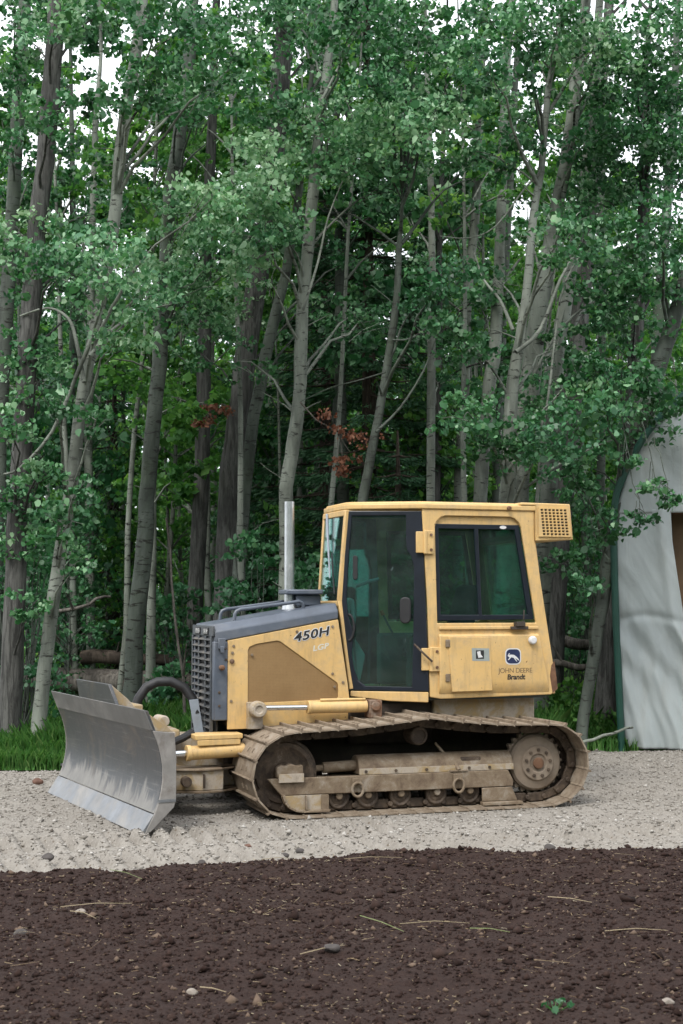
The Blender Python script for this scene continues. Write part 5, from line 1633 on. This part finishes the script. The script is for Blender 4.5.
n = 95000
Y = 16.45 + 10 * g.random(n) ** 1.7
X = g.uniform(-1, 1, n) * (0.27 * Y + 2)
k = (Y > gravel_end(X) - 0.12); X, Y = X[k], Y[k]; n = len(X)
hgt = (0.08 + 0.50 * fbm(X, Y, 3, 0.8) * np.clip((Y - gravel_end(X)) / 1.0, 0.25, 1)) * g.uniform(0.6, 1.4, n)
a = g.uniform(0, 6.283, n); bend = g.uniform(0.1, 0.55, n) * hgt
w = 0.0065
p0 = np.stack([X, Y, np.full(n, -0.03)], -1)
sd_ = np.stack([-np.sin(a), np.cos(a), np.zeros(n)], -1) * w
dr = np.stack([np.cos(a), np.sin(a), np.zeros(n)], -1)
mid = p0 + np.array([0, 0, 1.0]) * (hgt * 0.6)[:, None] + dr * (bend * 0.3)[:, None]
tip = p0 + np.array([0, 0, 1.0]) * (hgt * 0.95)[:, None] + dr * bend[:, None]
V = np.stack([p0 - sd_, p0 + sd_, mid + sd_ * 0.8, tip, mid - sd_ * 0.8], 1)
tag(link('meadow_grass', np_mesh('meadow_grass', V.reshape(-1, 3), np.arange(n * 5), 5, M['grass'], np.clip(g.normal(0.5, 0.22, n), 0, 1))), 'green grass along the edge of the wood', 'grass', kind='stuff')

n = 56000
Y = g.uniform(62, 92, n); X = g.uniform(-1, 1, n) * (0.27 * Y + 6)
top = 5.5 + 15.0 * fbm(X, Y * 0.2, 3, 0.22)
Z = top * g.random(n) ** 0.9
P = np.stack([X, Y, Z], -1)
V = leaf_verts(P, 0.34, g, 0.5, KITE)
tag(link('far_wood', leaf_mesh('far_wood', V, M['leaf_far'], np.clip(g.normal(0.5, 0.2, n), 0, 1))), 'far side of the wood reading as one green mass', 'wood', kind='stuff')

# ------------------------------------------------------------------ fallen trunks
def log(name, label, p0, p1, r, bark, seed, stubs=2):
    lr2 = random.Random(seed)
    p0, p1 = Vector(p0), Vector(p1)
    root = empty(name, p0, 0, label, 'log')
    mb = MB()
    P = [(p1 - p0) * (i / 7) + Vector((lr2.uniform(-.03, .03), lr2.uniform(-.03, .03), lr2.uniform(-.03, .03))) for i in range(8)]
    mb.tube(P, [r * (1 - 0.35 * i / 7) for i in range(8)], 12, True, 0.08, lr2)
    o = link('trunk', mb.mesh('trunk', M[bark], True, 60), root)
    for i in range(stubs):
        mb = MB(); q = P[2 + 2 * i]
        mb.tube([q, q + Vector((lr2.uniform(-.3, .3), lr2.uniform(-.4, 0), lr2.uniform(.2, .7)))], [0.022, 0.008], 6)
        link('branch_stub', mb.mesh('branch_stub', M['dead_wood'], True, 60), root)


q0, q1 = survey(52, 664, 24), survey(196, 660, 23.2)
log('fallen_log', 'big weathered log lying in the grass behind the blade', (q0.x - 0.6, 24, 0.62), (q1.x + 0.6, 23.2, 0.55), 0.23, 'dead_wood', 1)
log('fallen_log', 'reddish split log resting on top of the big weathered log', (q0.x + 0.5, 23.8, 0.98), (q1.x + 0.1, 23.5, 0.90), 0.12, 'bark_spruce', 2, 1)
q0, q1 = survey(30, 630, 27), survey(132, 622, 27)
log('fallen_log', 'dark log higher up between the left trunks', (q0.x, 27, 1.15), (q1.x, 27, 1.35), 0.13, 'bark_spruce', 3, 1)
q0, q1 = survey(540, 636, 24), survey(622, 640, 23)
log('fallen_log', 'pale fallen trunk crossing right of the cab', (q0.x, 24, 1.25), (q1.x, 23, 1.15), 0.11, 'dead_wood', 4, 1)
q0, q1 = survey(545, 660, 22), survey(625, 664, 22)
log('fallen_log', 'thin fallen trunk low between cab and shelter', (q0.x, 22.4, 0.92), (q1.x, 22, 0.85), 0.06, 'dead_wood', 5, 1)
q0, q1 = survey(578, 740, 17.9), survey(632, 726, 18.3)
log('fallen_pole', 'slim pale pole propped on the foot of the shelter', (q0.x, 17.9, 0.12), (q1.x, 18.3, 0.30), 0.022, 'bark_pale', 6, 0)
q0, q1 = survey(60, 612, 22.0), survey(112, 596, 22.0)
log('leaning_branch', 'thin bare branch leaning by the slim spotted aspen', q0, q1, 0.03, 'dead_wood', 7, 1)
q0, q1 = survey(186, 700, 19.5), survey(168, 520, 20)
log('leaning_branch', 'thin pale dead stem leaning in front of the rough poplar', (q0.x, 19.6, 0.0), q1, 0.022, 'dead_wood', 8, 1)

# ------------------------------------------------------------------ white fabric shelter
SA = R(-17)
SX, SY = survey(622, 748, 18.5).x, 18.5
SH = empty('fabric_shelter', (SX, SY, 0), SA, 'grey white tarpaulin shelter with a dark green frame pole at the right edge', 'shelter')
EDGE = [(0.0, -0.02), (-0.03, 0.9), (-0.06, 1.9), (-0.06, 3.05), (0.08, 3.5), (0.30, 3.92), (0.62, 4.30), (1.10, 4.66), (2.0, 5.1), (2.9, 5.3)]
SWD = 5.8


def edge_at(z):
    zs = [p[1] for p in EDGE]; us = [p[0] for p in EDGE]
    return float(np.interp(z, zs, us))


# front sheet as a folded cloth grid, left out where the doorway is
def door_left(z):
    return np.interp(z, [0.0, 0.9, 1.55, 2.6, 3.1], [1.50, 1.10, 0.80, 0.66, 0.64])


ZT, ZD = 5.3, 3.02
Vs_, Fs_, off_ = [], [], 0
for z0_, z1_, nz, nu, which in ((0.0, ZD, 110, 70, 'left'), (0.0, ZD, 60, 24, 'right'), (ZD - 0.05, ZT, 80, 190, 'top')):
    zg = np.linspace(z0_, z1_, nz); uu = np.linspace(0, 1, nu)
    Ug = np.zeros((nz, nu))
    for j, z in enumerate(zg):
        a = edge_at(z) + 0.03
        lo_, hi_ = (a, float(door_left(z))) if which == 'left' else (SWD - 0.75, SWD - a) if which == 'right' else (a, SWD - a)
        Ug[j] = lo_ + (hi_ - lo_) * uu
    ZZ = np.repeat(zg[:, None], nu, 1)
    gather = np.clip((2.0 - ZZ) / 2.0, 0, 1)
    fold = 0.05 * gather * (np.sin((Ug - 0.22 * (2.2 - ZZ)) * 15 + 3 * fbm(Ug, ZZ, 2, 0.9)) ** 3)
    fold += 0.07 * (fbm(Ug - 0.55 * (3 - ZZ), ZZ * 0.3 + Ug * 0.2, 4, 2.6) - 0.5) + 0.16 * (fbm(Ug, ZZ * 0.6, 3, 0.9) - 0.5)
    fold += 0.025 * np.exp(-((ZZ - 1.62 - 0.05 * np.sin(Ug * 5)) / 0.05) ** 2)
    # diagonal tension folds running down to the right from the pole
    dg_ = (ZZ - 1.6) * 0.75 + Ug
    fold += 0.028 * np.sin(dg_ * 15 + 2 * fbm(Ug, ZZ, 2, 1.3)) * np.exp(-((ZZ - 1.2) / 0.5) ** 2) * np.clip(1.2 - Ug, 0, 1)
    dl = door_left(ZZ)
    fold += -0.14 * np.exp(-((Ug - dl + 0.12) / 0.08) ** 2) * (0.35 + 0.65 * gather) * (which == 'left')
    fold = fold - 0.008 * (which == 'top')
    Vs_.append(np.stack([Ug, fold, ZZ + 0.02], -1).reshape(-1, 3))
    i = np.arange(nz - 1)[:, None] * nu + np.arange(nu - 1)[None]
    Fs_.append(np.stack([i, i + 1, i + nu + 1, i + nu], -1).reshape(-1, 4) + off_)
    off_ += nz * nu
fs = link('front_sheet', np_mesh('front_sheet', np.concatenate(Vs_), np.concatenate(Fs_).ravel(), 4, M['tarp'], None, True), SH)
md = fs.modifiers.new('thick', 'SOLIDIFY'); md.thickness = 0.006
# roof and sides running back
DEPTH = 7.0
sec = EDGE + [(SWD - u, z) for u, z in EDGE[::-1][1:]]
b = MB()
Vv_, Ff_ = [], []
for d in np.linspace(0.03, DEPTH, 15):
    sag = 0.03 * math.sin(d * 4)
    Vv_ += [(u + (0.015 if u > 2.9 else -0.015) * 0, d, z - (sag if 3 < z else 0)) for u, z in sec]
m_ = len(sec)
for r_ in range(14):
    for c_ in range(m_ - 1):
        Ff_.append((r_ * m_ + c_, r_ * m_ + c_ + 1, (r_ + 1) * m_ + c_ + 1, (r_ + 1) * m_ + c_))
b.add(Vv_, Ff_)
cv = b.build('cover', M['tarp'], SH, angle=60)
md = cv.modifiers.new('thick', 'SOLIDIFY'); md.thickness = 0.006
b = MB(); ed = [Vector((u, -0.02, z)) for u, z in sec]; q, wd = smooth_path(ed, [0.045] * len(ed), 3); b.tube(q, wd, 10); b.build('frame_hoop', M['pole_green'], SH)
b = MB(); b.box(0.6, 5.2, 0.42, 0.46, 0, 3.3); b.build('plywood_wall', M['plywood'], SH, 0.004)
for k in range(9):
    b = MB(); u = 0.9 + 0.5 * k; b.box(u - 0.02, u + 0.02, 0.395, 0.418, 0, 3.25); b.build('batten', M['plywood'], SH)
b = MB(); b.box(0.6, 5.2, 0.10, 0.18, 2.98, 3.14); b.build('door_beam', M['rust'], SH, 0.006)

# ------------------------------------------------------------------ stones, clods, sticks and a weed that stand out
def stone(name, label, px, py, r, mat, seed, cat, zf=None, flat=0.65):
    lr3 = random.Random(seed)
    d = Vector((0, 0, CAM_H)); q = survey(px, py, 10); dr = (q - d); t = -d.z / dr.z; p = d + dr * t
    z = float(soil_z(np.array([p.x]), np.array([p.y]))[0]) if p.y < float(soil_edge(np.array([p.x]))[0]) else float(gravel_z(np.array([p.x]), np.array([p.y]))[0])
    bm = bmesh.new(); bmesh.ops.create_icosphere(bm, subdivisions=3, radius=r)
    ax = [Vector((lr3.uniform(-1, 1), lr3.uniform(-1, 1), lr3.uniform(-1, 1))).normalized() for _ in range(9)]
    cut = [lr3.uniform(0.62, 0.95) * r for _ in ax]
    for v in bm.verts:
        for a_, c_ in zip(ax, cut):
            dd = v.co.dot(a_)
            if dd > c_: v.co -= a_ * (dd - c_) * 0.9
        v.co *= 1 + 0.05 * math.sin(v.co.x * 90 + seed) * math.sin(v.co.y * 70)
        v.co.z *= flat
    me = bpy.data.meshes.new(name); bm.to_mesh(me); bm.free(); me.shade_smooth(); me.set_sharp_from_angle(angle=R(28))
    me.materials.append(mat)
    o = link(name, me); o.location = (p.x, p.y, z + r * flat * 0.45); o.rotation_euler = (0, 0, lr3.uniform(0, 6))
    return tag(o, label, cat)


SM = flat_mat('dark_stone', (0.075, 0.065, 0.06), 0.9, 0, 0.3, 14, 0.3)
SL = flat_mat('pale_stone', (0.30, 0.26, 0.22), 0.9, 0, 0.25, 14, 0.3)
SR = flat_mat('reddish_stone', (0.16, 0.085, 0.06), 0.9, 0, 0.25, 14, 0.3)
STN = [(48, 862, 0.045, SM, 'dark stone at the left end of the soil edge'), (201, 861, 0.032, SM, 'small dark lump on the soil edge below the blade'),
       (285, 853, 0.036, SM, 'dark lump on the gravel edge left of the track middle'), (300, 855, 0.034, SM, 'dark lump close right of another on the soil edge'),
       (550, 848, 0.045, SM, 'dark stone on the soil edge below the rear track'), (524, 854, 0.05, SM, 'low broad dark clod on the soil edge'),
       (662, 852, 0.040, SR, 'reddish stone on the soil edge near the right'), (332, 965, 0.042, SM, 'dark clod in the middle of the soil'),
       (20, 942, 0.040, SM, 'dark clod on the soil at the left'), (80, 926, 0.030, SL, 'pale flat stone on the soil at the left'), (248, 850, 0.028, SR, 'tiny reddish stone on the gravel'),
       (192, 1001, 0.028, SL, 'pale chip of stone near the bottom of the picture'), (668, 1019, 0.03, SL, 'pale stone at the bottom right corner'), (38, 784, 0.06, SR, 'reddish stone beside the far blade end')]
for i, (px, py, r, mt, lab) in enumerate(STN):
    stone('stone' if mt is not SM else 'soil_clod' if 'clod' in lab or 'lump' in lab else 'stone', lab, px, py, r, mt, 40 + i, 'stone' if 'clod' not in lab and 'lump' not in lab else 'clod')

STK = [((60, 922), (132, 921), 'pale straw stem lying left on the soil'), ((262, 867), (296, 862), 'short straw stem near the soil edge'), ((338, 872), (402, 868), 'straw stem lying below the soil edge'),
       ((360, 934), (404, 949), 'greenish stem on the middle of the soil'), ((400, 940), (470, 938), 'long pale stem in the middle right of the soil'), ((470, 944), (510, 951), 'short green stem right of the long pale one'),
       ((548, 910), (592, 914), 'pale stick on the right of the soil'), ((605, 948), (668, 952), 'long pale stick at the right edge of the soil'), ((110, 880), (142, 890), 'green stem on the soil below the blade'),
       ((300, 968), (345, 963), 'pale stem near the dark middle clod'), ((70, 928), (96, 934), 'twisted stem beside the pale flat stone'), ((200, 1000), (226, 1006), 'short stick near the bottom')]
for i, (a_, c_, lab) in enumerate(STK):
    ends = []
    for px, py in (a_, c_):
        d = Vector((0, 0, CAM_H)); dr = survey(px, py, 10) - d; p = d - dr * (d.z / dr.z)
        p.z = float(soil_z(np.array([p.x]), np.array([p.y]))[0]) + 0.022
        ends.append(p)
    mb = MB(); m_ = ends[0].lerp(ends[1], 0.5) + Vector((0, prng.uniform(-.02, .02), 0.01))
    mb.tube([q - ends[0] for q in (ends[0], m_, ends[1])], [0.0026, 0.0024, 0.0014], 6)
    mt = flat_mat('green_stem', (0.20, 0.24, 0.09), 0.7, 0, 0.2, 20) if 'green' in lab else flat_mat('straw_stem', (0.36, 0.29, 0.18), 0.8, 0, 0.2, 20)
    o = link('straw_stem', mb.mesh('straw_stem', mt, True, 60)); o.location = ends[0]
    tag(o, lab, 'stem')

d = Vector((0, 0, CAM_H)); dr = survey(556, 1026, 10) - d; p = d - dr * (d.z / dr.z)
wz = float(soil_z(np.array([p.x]), np.array([p.y]))[0])
wr = empty('weed', (p.x, p.y, wz), 0, 'small green weed sprouting from the dark soil at the bottom', 'weed')
mb = MB(); V = []
for k in range(9):
    a_ = k * 0.72; rr = 0.02 + 0.045 * lr.random(); tz = 0.02 + 0.03 * lr.random()
    e = Vector((rr * math.cos(a_), rr * math.sin(a_), tz)); mb.tube([(0, 0, -0.01), tuple(e)], [0.003, 0.0015], 5)
    V.append(leaf_verts(np.array([tuple(e)]) + rng.normal(0, 0.006, (2, 3)), 0.022, rng, 0.8))
link('stem', mb.mesh('stem', M['grass'], True, 60), wr)
link('foliage', leaf_mesh('foliage', np.concatenate(V), M['leaf_bush'], np.full(18, 0.3)), wr)
